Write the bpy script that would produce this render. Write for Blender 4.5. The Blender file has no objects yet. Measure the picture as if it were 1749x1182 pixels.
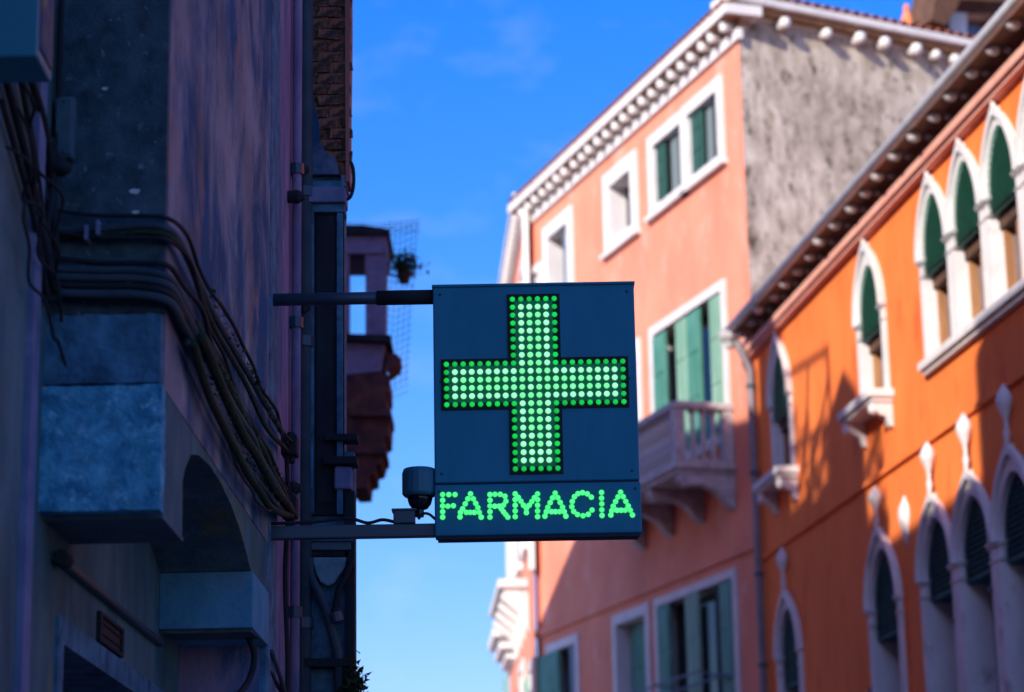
import bpy, math, random
from mathutils import Vector, Matrix
from mathutils.geometry import tessellate_polygon
random.seed(7)
SC = bpy.context.scene
COL = SC.collection
R = math.radians

# ------------------------------------------------------------------ camera, sky, sun, exposure
FPX, PITCH, ROLL, CAMZ = 4200.0, R(14.48), R(-1.02), 1.6
cf = Vector((0, math.cos(PITCH), math.sin(PITCH)))
_u = Vector((1, 0, 0)).cross(cf)
cr = Vector((1, 0, 0)) * math.cos(ROLL) + _u * math.sin(ROLL)
cu = -Vector((1, 0, 0)) * math.sin(ROLL) + _u * math.cos(ROLL)
CP = Vector((0, 0, CAMZ))
def ray(px, py):
    return cf + cr * ((px - 874.5) / FPX) + cu * ((591 - py) / FPX)
cd = bpy.data.cameras.new('camera')
cam = bpy.data.objects.new('camera', cd)
COL.objects.link(cam)
m = Matrix((cr, cu, -cf)).transposed().to_4x4()
m.translation = CP
cam.matrix_world = m
cd.sensor_width = 36
cd.lens = 36 * FPX / 1749
cd.clip_end = 3000
cd.dof.use_dof = True
cd.dof.focus_distance = (Vector((0, 10, 4)) - CP).dot(cf)
cd.dof.aperture_fstop = 2.5
cd.dof.aperture_blades = 9
SC.camera = cam
SUN_EL, SUN_AZ = R(25), R(216)          # azimuth clockwise from +Y
S = Vector((math.sin(SUN_AZ) * math.cos(SUN_EL), math.cos(SUN_AZ) * math.cos(SUN_EL), math.sin(SUN_EL)))
W = bpy.data.worlds.new('World')
SC.world = W
W.use_nodes = True
nt = W.node_tree
bg = nt.nodes['Background']
sky = nt.nodes.new('ShaderNodeTexSky')
sky.sky_type = 'NISHITA'
sky.sun_disc = False
sky.sun_elevation = SUN_EL
sky.sun_rotation = SUN_AZ
sky.air_density = 1.3
sky.dust_density = 1.1
sky.ozone_density = 3.0
hs = nt.nodes.new('ShaderNodeHueSaturation')
hs.inputs['Saturation'].default_value = 1.26
hs.inputs['Value'].default_value = 1.0
tint = nt.nodes.new('ShaderNodeMixRGB')
tint.blend_type = 'MULTIPLY'
tint.inputs[0].default_value = 1
tint.inputs[2].default_value = (1.1, 1.17, 1.78, 1)
nt.links.new(sky.outputs[0], tint.inputs[1])
nt.links.new(tint.outputs[0], hs.inputs['Color'])
# a few thin cloud wisps
tc = nt.nodes.new('ShaderNodeTexCoord')
mp = nt.nodes.new('ShaderNodeMapping')
mp.inputs['Scale'].default_value = (24, 24, 46)
nz = nt.nodes.new('ShaderNodeTexNoise')
nz.inputs['Scale'].default_value = 1.0
nz.inputs['Detail'].default_value = 5
cr_ = nt.nodes.new('ShaderNodeValToRGB')
cr_.color_ramp.elements[0].position = .52
cr_.color_ramp.elements[1].position = .85
cr_.color_ramp.elements[1].color = (.13, .13, .13, 1)
mx = nt.nodes.new('ShaderNodeMixRGB')
mx.inputs[2].default_value = (7.5, 7.5, 8.5, 1)
nt.links.new(tc.outputs['Generated'], mp.inputs[0])
nt.links.new(mp.outputs[0], nz.inputs['Vector'])
nt.links.new(nz.outputs[0], cr_.inputs[0])
nt.links.new(cr_.outputs[0], mx.inputs[0])
nt.links.new(hs.outputs[0], mx.inputs[1])
nt.links.new(mx.outputs[0], bg.inputs[0])
bg.inputs[1].default_value = 0.102
sl = bpy.data.lights.new('sun', 'SUN')
sl.energy = 5.0
sl.angle = R(.5)
sl.color = (1, .93, .82)
so = bpy.data.objects.new('sun', sl)
COL.objects.link(so)
so.rotation_euler = S.to_track_quat('Z', 'Y').to_euler()
so.location = (0, -20, 40)
SC.view_settings.view_transform = 'Standard'
SC.view_settings.look = 'None'
SC.view_settings.gamma = 1
SC.view_settings.exposure = 0.4

# ------------------------------------------------------------------ materials
def mat(name, c1, c2=None, scale=3.0, streak=1.0, c3=None, rough=.9, bump=.3, metal=0, fine=40, spots=None, spread=.12, spot_scale=2.5, spot_t=.62, bdist=.01, big=0, big_scale=.7):
    m = bpy.data.materials.new(name)
    m.use_nodes = True
    n = m.node_tree
    b = n.nodes['Principled BSDF']
    b.inputs['Roughness'].default_value = rough
    b.inputs['Metallic'].default_value = metal
    if c2 is None:
        b.inputs['Base Color'].default_value = (*c1, 1)
        return m
    t = n.nodes.new('ShaderNodeTexCoord')
    mpp = n.nodes.new('ShaderNodeMapping')
    mpp.inputs['Scale'].default_value = (1, 1, 1 / streak)
    n.links.new(t.outputs['Object'], mpp.inputs[0])
    a = n.nodes.new('ShaderNodeTexNoise')
    a.inputs['Scale'].default_value = scale
    a.inputs['Detail'].default_value = 8
    a.inputs['Roughness'].default_value = .62
    a.inputs['Distortion'].default_value = .4
    n.links.new(mpp.outputs[0], a.inputs['Vector'])
    r = n.nodes.new('ShaderNodeValToRGB')
    r.color_ramp.elements[0].position = .5 - spread
    r.color_ramp.elements[1].position = .5 + spread
    r.color_ramp.elements[0].color = (*c1, 1)
    r.color_ramp.elements[1].color = (*c2, 1)
    n.links.new(a.outputs[0], r.inputs[0])
    out = r.outputs[0]
    if c3:
        e = n.nodes.new('ShaderNodeTexNoise')
        e.inputs['Scale'].default_value = spot_scale
        e.inputs['Detail'].default_value = 10
        e.inputs['Roughness'].default_value = .7
        n.links.new(mpp.outputs[0], e.inputs['Vector'])
        rr = n.nodes.new('ShaderNodeValToRGB')
        rr.color_ramp.elements[0].position = spot_t - .06
        rr.color_ramp.elements[1].position = spot_t + .04
        n.links.new(e.outputs[0], rr.inputs[0])
        mi = n.nodes.new('ShaderNodeMixRGB')
        mi.inputs[2].default_value = (*c3, 1)
        n.links.new(rr.outputs[0], mi.inputs[0])
        n.links.new(out, mi.inputs[1])
        out = mi.outputs[0]
    if big:
        e = n.nodes.new('ShaderNodeTexNoise')
        e.inputs['Scale'].default_value = big_scale
        e.inputs['Detail'].default_value = 4
        n.links.new(t.outputs['Object'], e.inputs['Vector'])
        rr = n.nodes.new('ShaderNodeValToRGB')
        rr.color_ramp.elements[0].position = .35
        rr.color_ramp.elements[0].color = (1 - big, 1 - big * 1.05, 1 - big * 1.1, 1)
        rr.color_ramp.elements[1].position = .6
        n.links.new(e.outputs[0], rr.inputs[0])
        mi = n.nodes.new('ShaderNodeMixRGB')
        mi.blend_type = 'MULTIPLY'
        mi.inputs[0].default_value = 1
        n.links.new(out, mi.inputs[1])
        n.links.new(rr.outputs[0], mi.inputs[2])
        out = mi.outputs[0]
    n.links.new(out, b.inputs['Base Color'])
    if bump:
        f = n.nodes.new('ShaderNodeTexNoise')
        f.inputs['Scale'].default_value = fine
        f.inputs['Detail'].default_value = 6
        n.links.new(t.outputs['Object'], f.inputs['Vector'])
        bu = n.nodes.new('ShaderNodeBump')
        bu.inputs['Strength'].default_value = bump
        bu.inputs['Distance'].default_value = bdist
        n.links.new(f.outputs[0], bu.inputs['Height'])
        n.links.new(bu.outputs[0], b.inputs['Normal'])
    return m
def emis(name, col, strength, vary=0, rad=.0125):
    m = bpy.data.materials.new(name)
    m.use_nodes = True
    n = m.node_tree
    b = n.nodes['Principled BSDF']
    b.inputs['Base Color'].default_value = (col[0] * .3, col[1] * .3, col[2] * .3, 1)
    b.inputs['Roughness'].default_value = .25
    b.inputs['Emission Color'].default_value = (*col, 1)
    b.inputs['Emission Strength'].default_value = strength
    # lens of the diode: bright middle, darker rim
    tc_ = n.nodes.new('ShaderNodeTexCoord')
    vm = n.nodes.new('ShaderNodeVectorMath'); vm.operation = 'MULTIPLY'
    vm.inputs[1].default_value = (1, 0, 1)
    vl = n.nodes.new('ShaderNodeVectorMath'); vl.operation = 'LENGTH'
    rr = n.nodes.new('ShaderNodeMapRange')
    rr.inputs['From Min'].default_value = rad * .66; rr.inputs['From Max'].default_value = rad
    rr.inputs['To Min'].default_value = 1; rr.inputs['To Max'].default_value = .38
    n.links.new(tc_.outputs['Object'], vm.inputs[0]); n.links.new(vm.outputs[0], vl.inputs[0]); n.links.new(vl.outputs['Value'], rr.inputs['Value'])
    mu = n.nodes.new('ShaderNodeMath'); mu.operation = 'MULTIPLY'
    mu.inputs[0].default_value = strength
    n.links.new(rr.outputs[0], mu.inputs[1]); n.links.new(mu.outputs[0], b.inputs['Emission Strength'])
    if vary:
        o = n.nodes.new('ShaderNodeObjectInfo')
        mr = n.nodes.new('ShaderNodeMapRange')
        mr.inputs['To Min'].default_value = strength * (1 - vary)
        mr.inputs['To Max'].default_value = strength * (1 + vary)
        n.links.new(o.outputs['Random'], mr.inputs['Value'])
        n.links.new(mr.outputs[0], mu.inputs[0])
    return m
M = {}
M['orange'] = mat('orange_plaster', (.84, .155, .019), (.96, .245, .043), 1.3, 2.6, (.76, .125, .016), bump=.35, spread=.3, spot_t=.60, spot_scale=1.7, bdist=.02, big=.08)
M['pink'] = mat('salmon_plaster', (.74, .21, .12), (.84, .32, .205), 1.3, 2.0, (.80, .38, .29), bump=.3, spread=.28, spot_scale=1.5, spot_t=.60, bdist=.02, big=.10)
M['cornice'] = mat('salmon_cornice', (.72, .33, .25), (.78, .40, .31), 3, 1, bump=.1)
M['stone'] = mat('istrian_stone', (.62, .58, .57), (.72, .69, .67), 2.5, 2, (.42, .39, .38), bump=.15, spot_t=.64)
M['greystone'] = mat('weathered_stone', (.36, .33, .33), (.56, .52, .52), 5, 1, (.2, .18, .18), bump=.3)
M['gable'] = mat('weathered_render', (.30, .23, .165), (.80, .71, .59), 4.5, 1.8, (.09, .07, .05), bump=.7, spread=.2, spot_scale=5, spot_t=.60, bdist=.03, big=.30, big_scale=.55)
M['green'] = mat('green_shutter', (.05, .19, .13), (.09, .27, .20), 6, 5, bump=.1, rough=.6)
M['greendark'] = mat('deep_green_shutter', (.010, .055, .04), (.02, .085, .065), 5, 6, bump=.1, rough=.7)
M['greenpale'] = mat('faded_green_shutter', (.16, .32, .22), (.26, .42, .32), 5, 6, bump=.1, rough=.7)
M['slat'] = mat('green_slat', (.15, .38, .29), (.20, .46, .36), 8, 1, bump=0, rough=.9)
M['bluegrey'] = mat('grey_blue_shutter', (.10, .14, .19), (.15, .19, .25), 5, 4, bump=.1, rough=.6)
M['wood'] = mat('brown_wood', (.30, .13, .05), (.42, .20, .08), 6, 6, bump=.1, rough=.6)
M['darkwood'] = mat('dark_brown_wood', (.07, .035, .02), (.14, .06, .03), 6, 3, bump=.2, rough=.8)
M['soffit'] = mat('soffit_boards', (.16, .08, .045), (.25, .12, .07), 6, 1, bump=.2)
M['brownsoffit'] = mat('terracotta_boards', (.20, .10, .05), (.34, .18, .09), 6, 1, bump=.2)
M['tile'] = mat('clay_tile', (.34, .10, .055), (.46, .18, .10), 8, 1, (.2, .12, .09), bump=.2)
M['gutter'] = mat('gutter_metal', (.50, .49, .48), (.60, .59, .57), 4, 1, bump=.05, rough=.5)
M['pipe'] = mat('grey_pipe', (.16, .14, .16), (.26, .22, .24), 4, 3, bump=.1, rough=.5)
M['glass'] = mat('dark_window_glass', (.018, .02, .025), rough=.08)
M['blueglass'] = mat('pale_window_glass', (.10, .14, .20), rough=.05, c2=(.14, .2, .28), bump=0)
M['dark'] = mat('dark_interior', (.012, .01, .01), rough=1)
M['curtain'] = mat('pale_curtain', (.10, .14, .14), (.16, .2, .2), 3, 8, bump=0)
# near left buildings
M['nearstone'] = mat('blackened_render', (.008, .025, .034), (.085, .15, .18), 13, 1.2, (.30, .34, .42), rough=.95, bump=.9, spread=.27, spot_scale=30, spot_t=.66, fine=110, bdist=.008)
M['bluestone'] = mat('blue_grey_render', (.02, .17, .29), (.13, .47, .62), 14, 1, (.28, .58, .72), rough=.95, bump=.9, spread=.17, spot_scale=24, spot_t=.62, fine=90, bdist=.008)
M['bluestone2'] = mat('dark_blue_render', (.02, .06, .10), (.09, .25, .37), 9, 1, bump=.6, spread=.2)  # mottled dark blue tone
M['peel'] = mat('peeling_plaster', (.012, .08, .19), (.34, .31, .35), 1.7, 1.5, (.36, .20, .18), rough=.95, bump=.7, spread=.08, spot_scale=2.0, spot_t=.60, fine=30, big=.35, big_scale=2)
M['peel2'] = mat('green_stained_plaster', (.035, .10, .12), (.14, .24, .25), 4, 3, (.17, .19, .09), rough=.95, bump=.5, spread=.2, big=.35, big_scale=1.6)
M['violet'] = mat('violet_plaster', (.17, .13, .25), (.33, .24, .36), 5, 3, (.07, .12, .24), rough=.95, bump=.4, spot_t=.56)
M['brick'] = mat('old_brick', (.20, .055, .03), (.50, .19, .10), 18, 1, (.06, .03, .02), bump=.6, spot_scale=14, spot_t=.52, spread=.2)
M['mortar'] = mat('crumbling_brick_face', (.035, .018, .014), (.34, .13, .07), 16, 1, (.02, .015, .012), bump=.8, spread=.15, spot_scale=12, spot_t=.55)
M['pinkedge'] = mat('pink_edge', (.42, .17, .13), (.32, .12, .09), 6, 3)
M['tealpale'] = mat('pale_teal_plaster', (.12, .24, .27), (.20, .34, .36), 9, 1, bump=.3)
M['brickdark'] = mat('shaded_brick', (.035, .022, .028), (.14, .055, .045), 5, 1, (.03, .025, .03), bump=.5, spread=.14)  # darker brick, shade under the bay put into its colour
M['slatdark'] = mat('shaded_teal_slat', (.02, .10, .11), (.035, .15, .16), 8, 1, bump=0, rough=.9)  # darker copy of slat, shade on the lower blinds painted in
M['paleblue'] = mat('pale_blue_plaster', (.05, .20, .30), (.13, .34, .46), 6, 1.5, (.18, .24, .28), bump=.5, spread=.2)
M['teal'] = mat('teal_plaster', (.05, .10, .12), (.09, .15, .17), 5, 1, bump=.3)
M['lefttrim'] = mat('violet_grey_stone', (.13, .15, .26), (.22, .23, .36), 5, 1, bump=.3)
M['darkshutter'] = mat('black_shutter', (.012, .016, .022), (.03, .035, .04), 5, 4, bump=.1, rough=1)
M['cable'] = mat('black_cable', (.010, .013, .017), rough=.85)
M['conduit'] = mat('grey_conduit', (.025, .045, .06), (.045, .07, .085), 5, 1, bump=.1, rough=.8)
M['moss'] = mat('mossy_cable', (.008, .014, .01), (.02, .045, .015), 20, 1, bump=.8, fine=80)
M['iron'] = mat('dark_steel', (.045, .07, .095), rough=.45, metal=.2)
M['signface'] = mat('blue_sign_sheet', (.001, .195, .295), (.002, .22, .33), 9, 5, (.004, .24, .36), rough=.62, bump=.04, spot_t=.7)
M['signdark'] = mat('sign_seam', (.01, .02, .04), rough=.7)
M['board'] = mat('led_board', (.01, .36, .10), rough=.6)  # green board, brightened in colour to carry the LED glow
M['boardedge'] = mat('led_board_black', (.006, .008, .008), rough=.7)
M['led'] = emis('lit_mint_led', (.30, 1.0, .50), 1.1, .10)
M['led2'] = emis('lit_pale_led', (.17, .95, .32), 1.1, .14)
M['ledg'] = emis('dim_green_led', (.005, .62, .07), .74, .22)
M['ledt'] = emis('lit_green_letter_led', (.07, .93, .23), .98, .15)
M['cctv'] = mat('camera_housing', (.025, .14, .20), rough=.5)
M['dome'] = mat('smoked_dome', (.01, .012, .015), rough=.08)
M['leaf'] = mat('dark_leaf', (.012, .03, .01), (.03, .06, .02), 10, 1, bump=0)
M['pot'] = mat('dark_pot', (.03, .025, .02), rough=.8)
M['net'] = mat('blue_net_wire', (.05, .17, .30), rough=.7)
M['poster'] = mat('faded_poster', (.20, .15, .12), (.05, .06, .14), 9, 1, (.45, .28, .05), bump=0, spot_scale=7)
M['tealpaint'] = mat('teal_paint', (.02, .19, .26), rough=.5)
M['paving'] = mat('trachyte_paving', (.17, .165, .16), (.26, .25, .24), 1.2, 1, bump=.3)
M['plainwall'] = mat('rose_render', (.72, .22, .20), (.82, .30, .27), 1.2, 2, bump=.2)  # unseen walls, rose chosen to bounce red light into the shade
M['whitewall'] = mat('pale_plaster', (.70, .67, .63), (.80, .78, .74), 2, 2, bump=.1)

# ------------------------------------------------------------------ mesh helpers
class MB:
    def __init__(s): s.v = []; s.f = []
    def box(s, x0, x1, y0, y1, z0, z1):
        b = len(s.v)
        for z in (z0, z1):
            for x, y in ((x0, y0), (x1, y0), (x1, y1), (x0, y1)): s.v.append((x, y, z))
        for q in ((3, 2, 1, 0), (4, 5, 6, 7), (0, 1, 5, 4), (1, 2, 6, 5), (2, 3, 7, 6), (3, 0, 4, 7)):
            s.f.append(tuple(b + i for i in q))
        return s
    def prism(s, loop, y0, y1, hole=None):      # loop of (x,z), extruded in y
        b = len(s.v); n = len(loop)
        for y in (y0, y1):
            for x, z in loop: s.v.append((x, y, z))
        tris = tessellate_polygon([[Vector((x, z, 0)) for x, z in loop]])
        for t in tris:
            s.f.append(tuple(b + i for i in t)); s.f.append(tuple(b + n + i for i in reversed(t)))
        for i in range(n):
            j = (i + 1) % n
            s.f.append((b + i, b + j, b + n + j, b + n + i))
        return s
    def prismx(s, loop, x0, x1):                # loop of (y,z), extruded in x
        b = len(s.v); n = len(loop)
        for x in (x0, x1):
            for y, z in loop: s.v.append((x, y, z))
        for t in tessellate_polygon([[Vector((y, z, 0)) for y, z in loop]]):
            s.f.append(tuple(b + i for i in t)); s.f.append(tuple(b + n + i for i in reversed(t)))
        for i in range(n):
            j = (i + 1) % n
            s.f.append((b + i, b + j, b + n + j, b + n + i))
        return s
    def ring(s, o, i, y0, y1):                  # frame between two loops of equal length
        b = len(s.v); n = len(o)
        for y in (y0, y1):
            for x, z in o: s.v.append((x, y, z))
            for x, z in i: s.v.append((x, y, z))
        for k in range(n):
            j = (k + 1) % n
            O0, O1, I0, I1 = b + k, b + j, b + n + k, b + n + j
            d = 2 * n
            s.f += [(O0, I0, I1, O1), (O0 + d, O1 + d, I1 + d, I0 + d), (O0, O1, O1 + d, O0 + d), (I0, I0 + d, I1 + d, I1)]
        return s
    def sheet(s, outer, holes, y):
        loops = [[Vector((x, z, 0)) for x, z in l] for l in [outer] + holes]
        b = len(s.v)
        for l in loops:
            for p in l: s.v.append((p.x, y, p.y))
        for t in tessellate_polygon(loops): s.f.append(tuple(b + i for i in t))
        return s
    def tube(s, pts, r, n=8, cap=True):
        P = [Vector(p) for p in pts]; b = len(s.v)
        for i, p in enumerate(P):
            t = (P[min(i + 1, len(P) - 1)] - P[max(i - 1, 0)]).normalized()
            a = t.orthogonal().normalized() if i == 0 else (a - t * a.dot(t)).normalized()
            c = t.cross(a)
            rr = r[i] if isinstance(r, (list, tuple)) else r
            for k in range(n):
                an = 2 * math.pi * k / n
                s.v.append(tuple(p + (a * math.cos(an) + c * math.sin(an)) * rr))
        for i in range(len(P) - 1):
            for k in range(n):
                j = (k + 1) % n
                s.f.append((b + i * n + k, b + i * n + j, b + (i + 1) * n + j, b + (i + 1) * n + k))
        if cap:
            s.f.append(tuple(b + k for k in reversed(range(n))))
            s.f.append(tuple(b + (len(P) - 1) * n + k for k in range(n)))
        return s
    def lathe(s, c, prof, n=10, ax='z', sy=1):  # prof: (r, h)
        b = len(s.v)
        for r, h in prof:
            for k in range(n):
                an = 2 * math.pi * k / n
                p = (math.cos(an) * r, math.sin(an) * r * sy)
                if ax == 'z': s.v.append((c[0] + p[0], c[1] + p[1], c[2] + h))
                else: s.v.append((c[0] + p[0], c[1] + h, c[2] + p[1]))
        for i in range(len(prof) - 1):
            for k in range(n):
                j = (k + 1) % n
                s.f.append((b + i * n + k, b + i * n + j, b + (i + 1) * n + j, b + (i + 1) * n + k))
        s.f.append(tuple(b + k for k in reversed(range(n))))
        s.f.append(tuple(b + (len(prof) - 1) * n + k for k in range(n)))
        return s
    def blob(s, c, r, n=7):
        s.lathe((c[0], c[1], c[2]), [(r[0] * math.sin(math.pi * (i + .3) / 5.6), -r[2] * math.cos(math.pi * (i + .3) / 5.6)) for i in range(6)], n)
        return s
    def mesh(s, name, mt, smooth=False):
        me = bpy.data.meshes.new(name)
        me.from_pydata(s.v, [], s.f)
        for x in (mt if isinstance(mt, list) else [mt]): me.materials.append(x)
        import bmesh
        bm = bmesh.new(); bm.from_mesh(me)
        bmesh.ops.recalc_face_normals(bm, faces=bm.faces)
        bm.to_mesh(me); bm.free()
        if smooth:
            me.polygons.foreach_set('use_smooth', [True] * len(me.polygons))
        return me
    def obj(s, name, mt, parent=None, smooth=False, label=None, bevel=0, kind=None):
        o = bpy.data.objects.new(name, s.mesh(name, mt, smooth))
        COL.objects.link(o)
        if parent: o.parent = parent
        if label: o['label'] = label
        if kind: o['kind'] = kind
        if smooth == 'auto' or bevel:
            pass
        if bevel:
            bv = o.modifiers.new('bevel', 'BEVEL'); bv.width = bevel; bv.segments = 2; bv.limit_method = 'ANGLE'
        return o
def tag(o, label, cat, group=None):
    o['label'] = label; o['category'] = cat
    if group: o['group'] = group
    return o
def thing(name, loc, X, label, cat, group=None):
    o = bpy.data.objects.new(name, None)
    COL.objects.link(o)
    o.empty_display_size = .2
    Y = Vector((0, 0, 1)).cross(X)
    m = Matrix((X, Y, Vector((0, 0, 1)))).transposed().to_4x4()
    m.translation = loc
    o.matrix_world = m
    return tag(o, label, cat, group)
def inst(me, name, parent, loc=(0, 0, 0), rot=(0, 0, 0), scale=(1, 1, 1)):
    o = bpy.data.objects.new(name, me)
    COL.objects.link(o)
    o.parent = parent
    o.location = loc; o.rotation_euler = rot; o.scale = scale
    return o
class Fac:          # a facade plane: origin on the ground, X along the wall, Y outward
    def __init__(s, px, py, Y, az, flip=False):
        d = ray(px, py); o = CP + d * (Y / d.y); s.o = Vector((o.x, o.y, 0))
        a = R(az); s.X = Vector((math.sin(a), math.cos(a), 0)) * (-1 if flip else 1)
        s.Y = Vector((0, 0, 1)).cross(s.X)
    def P(s, px, py, off=0):
        d = ray(px, py); t = ((s.o - CP).dot(s.Y) + off) / d.dot(s.Y); h = CP + d * t - s.o
        return h.dot(s.X), h.z
    def w(s, u, z, y=0): return s.o + s.X * u + s.Y * y + Vector((0, 0, z))

def rect(u0, u1, z0, z1): return [(u0, z0), (u0, z1), (u1, z1), (u1, z0)]
def gothic(uc, hw, zb, zs, za, p=1.3, n=9, tip=0):
    L = [(uc - hw, zb), (uc - hw, zs)]
    arc = []
    for i in range(1, n):
        t = i / n * math.pi / 2
        arc.append((hw * math.cos(t) ** p, (za - zs) * math.sin(t) ** 1.0))
    L += [(uc - x, zs + z) for x, z in arc]
    L.append((uc, za + tip))
    L += [(uc + x, zs + z) for x, z in reversed(arc)]
    L += [(uc + hw, zs), (uc + hw, zb)]
    return L

# ------------------------------------------------------------------ ground
g = MB(); g.box(-900, 900, -900, 900, -.5, 0); o = g.obj('ground', M['paving']); o['kind'] = 'structure'
g = MB()
o = MB().box(-1.25, 4.6, -2, 38, .004, .03).obj('pavement', M['paving']); o['kind'] = 'structure'

# ================================================================== ORANGE HOUSE
FO = Fac(1298, 900, 38, -8.23)
OH = thing('orange_house', FO.o, FO.X, 'orange plaster house with white pointed-arch windows and gutter, right of the pink house', 'house')
TOPO = 11.42
holes = []
def louvre(parent, uc, hw, zs, za, p, zb, y, wh='slat'):
    """green slatted blind filling the head of an arch"""
    lp = [(uc - hw, zb)] + gothic(uc, hw, zs, zs, za, p)[1:-1] + [(uc + hw, zb)]
    b = MB().prism(lp, y - .04, y)
    z = zb + .02
    while z < za - .05:
        if z < zs: w = hw - .01
        else:
            q = min(1, (z - zs) / (za - zs)); t = math.asin(q); w = hw * math.cos(t) ** p - .01
        if w > .04:
            b.v += [(uc - w, y, z + .035), (uc + w, y, z + .035), (uc + w, y + .045, z), (uc - w, y + .045, z)]
            n = len(b.v); b.f.append((n - 4, n - 3, n - 2, n - 1))
        z += .07
    return b.obj('louvre_blind', M[wh], parent)
def gothic_window(uc, hwo, hwi, zb, zs, zi, zo, blind_z, finial=None, casement=True, pierL=True, pierR=True, lbl=None, tall=False):
    uc -= .20; zs -= .07; zi -= .07; zo -= .07; blind_z -= .07
    o_ = gothic(uc, hwo, zb, zs, zo, 1.72, tip=.05)
    i_ = gothic(uc, hwi, zb + .001, zs, zi, 1.3)
    mid = [((a[0] * .65 + b[0] * .35), (a[1] * .65 + b[1] * .35)) for a, b in zip(o_, i_)]
    mid = gothic(uc, (hwo + hwi) / 2 - .015, zb + .01, zs, (zo + zi) / 2 - .03, 1.5)
    holes.append(mid)
    D = .25 if casement else .40
    fr = MB().ring(o_, i_, -D, .05).obj('window', M['stone'], OH, label=lbl)
    # raised rim on the arch
    rim_o = gothic(uc, hwo + .015, zs, zs, zo + .05, 1.78, tip=.06)[1:-1]; rim_i = gothic(uc, hwo - .05, zs, zs, zo - .06, 1.6)[1:-1]
    n = len(rim_o); b = MB()
    b.v = [(x, .05, z) for x, z in rim_o] + [(x, .05, z) for x, z in rim_i] + [(x, .10, z) for x, z in rim_o] + [(x, .10, z) for x, z in rim_i]
    for k in range(n - 1):
        b.f += [(2 * n + k, 2 * n + k + 1, 3 * n + k + 1, 3 * n + k), (k, k + 1, 2 * n + k + 1, 2 * n + k), (n + k + 1, n + k, 3 * n + k, 3 * n + k + 1)]
    b.obj('arch_moulding', M['stone'], fr)
    # capitals where the arch springs
    for sx in (-1, 1):
        a, c = sorted((uc + sx * (hwi - .03), uc + sx * (hwo + .005)))
        b = MB()
        for dz, h, e in ((-.22, .03, .01), (-.19, .13, -.01), (-.06, .03, .015), (-.03, .04, .03)):
            b.box(a - e, c + e, -D + .02, .055 + e, zs + dz, zs + dz + h)
        b.obj('capital', M['greystone'] if casement else M['stone'], fr, bevel=.012)
    gp = gothic(uc, hwi + .02, zb + .02, zs, zi + .02, 1.3)
    MB().prism(gp, -D + .01, -D + .03).obj('pane', M['blueglass'] if casement else M['glass'], fr)
    if casement:
        b = MB()
        zt = blind_z + .04
        for x0, x1 in ((-hwi, -hwi + .07), (-.05, .05), (hwi - .07, hwi)):
            b.box(uc + x0, uc + x1, -.22, -.12, zb + .05, zt)
        b.box(uc - hwi, uc + hwi, -.215, -.14, zb + .03, zb + .12)
        b.obj('casement', M['wood'], fr)
        MB().box(uc - hwi, uc + hwi, -.21, -.08, blind_z - .16, blind_z - .012).obj('blind_shadow', M['darkwood'], fr)  # dark strip stands in for shade below the blind
    else:
        b = MB()
        for x0, x1 in ((-hwi, -hwi + .06), (-.035, .035), (hwi - .06, hwi)):
            b.box(uc + x0, uc + x1, -.365, -.32, zb + .05, zs)
        b.box(uc - hwi, uc + hwi, -.365, -.325, zb + 1.2, zb + 1.26)
        b.obj('casement', M['darkwood'], fr)
        MB().box(uc - hwi, uc + hwi, -.30, -.03, blind_z - .07, blind_z - .01).obj('blind_rail', M['slatdark'], fr)
    louvre(fr, uc, hwi - .002, zs, zi - .005, 1.3, blind_z, .0 if casement else -.04, 'slat' if casement else 'slatdark')
    if finial:
        z0 = zo + .02; H = finial - z0
        prof = [(.05, 0), (.035, .12 * H), (.06, .2 * H), (.03, .3 * H), (.045, .45 * H), (.11, .62 * H), (.14, .75 * H), (.10, .86 * H), (.05, .94 * H), (.015, H)]
        MB().lathe((uc, .07, z0), prof, 10, sy=.7).obj('finial', M['stone'], fr, smooth=True)
    return fr
# upper floor
for uc in (-9.25, -10.48, -11.73, -12.98):
    gothic_window(uc, .59, .48, 8.85, 10.18, 10.90, 11.08, 9.98)
gothic_window(-6.42, .62, .50, 8.9, 10.12, 10.82, 11.08, 9.88)
gothic_window(-1.55, .60, .49, 8.9, 10.12, 10.82, 11.08, 9.88)
# lower floor
for uc, f in ((-8.62, 7.86), (-10.02, 7.9), (-11.44, 7.9), (-12.86, 7.9)):
    gothic_window(uc, .70, .55, 3.2, 6.32, 7.0, 7.25, 6.12, f, False)
gothic_window(-6.34, .72, .59, 3.2, 6.30, 7.02, 7.25, 5.95, 7.76, False)
gothic_window(-1.38, .70, .57, 3.2, 6.30, 6.98, 7.2, 5.9, 7.82, False)
# dark lower part: thick base of columns gets round holes/iron anchors
for uc, z in ((-9.32, 5.6), (-10.73, 5.75), (-5.75, 5.2)):
    MB().lathe((uc, .03, z), [(.04, 0), (.045, .03), (.02, .045)], 8, ax='y').obj('anchor_plate', M['iron'], OH)
wb = MB()
wb.sheet([(0, 0), (0, TOPO), (-27, TOPO), (-27, 0)], holes, 0)
wb.v += [(0, 0, 0), (0, 0, TOPO), (0, -9, TOPO), (0, -9, 0), (-27, 0, 0), (-27, 0, TOPO), (-27, -9, TOPO), (-27, -9, 0)]
n = len(wb.v) - 8
wb.f += [(n, n + 1, n + 2, n + 3), (n + 4, n + 5, n + 6, n + 7), (n + 3, n + 2, n + 6, n + 7)]
wo = wb.obj('wall', M['orange'], OH)
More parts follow.
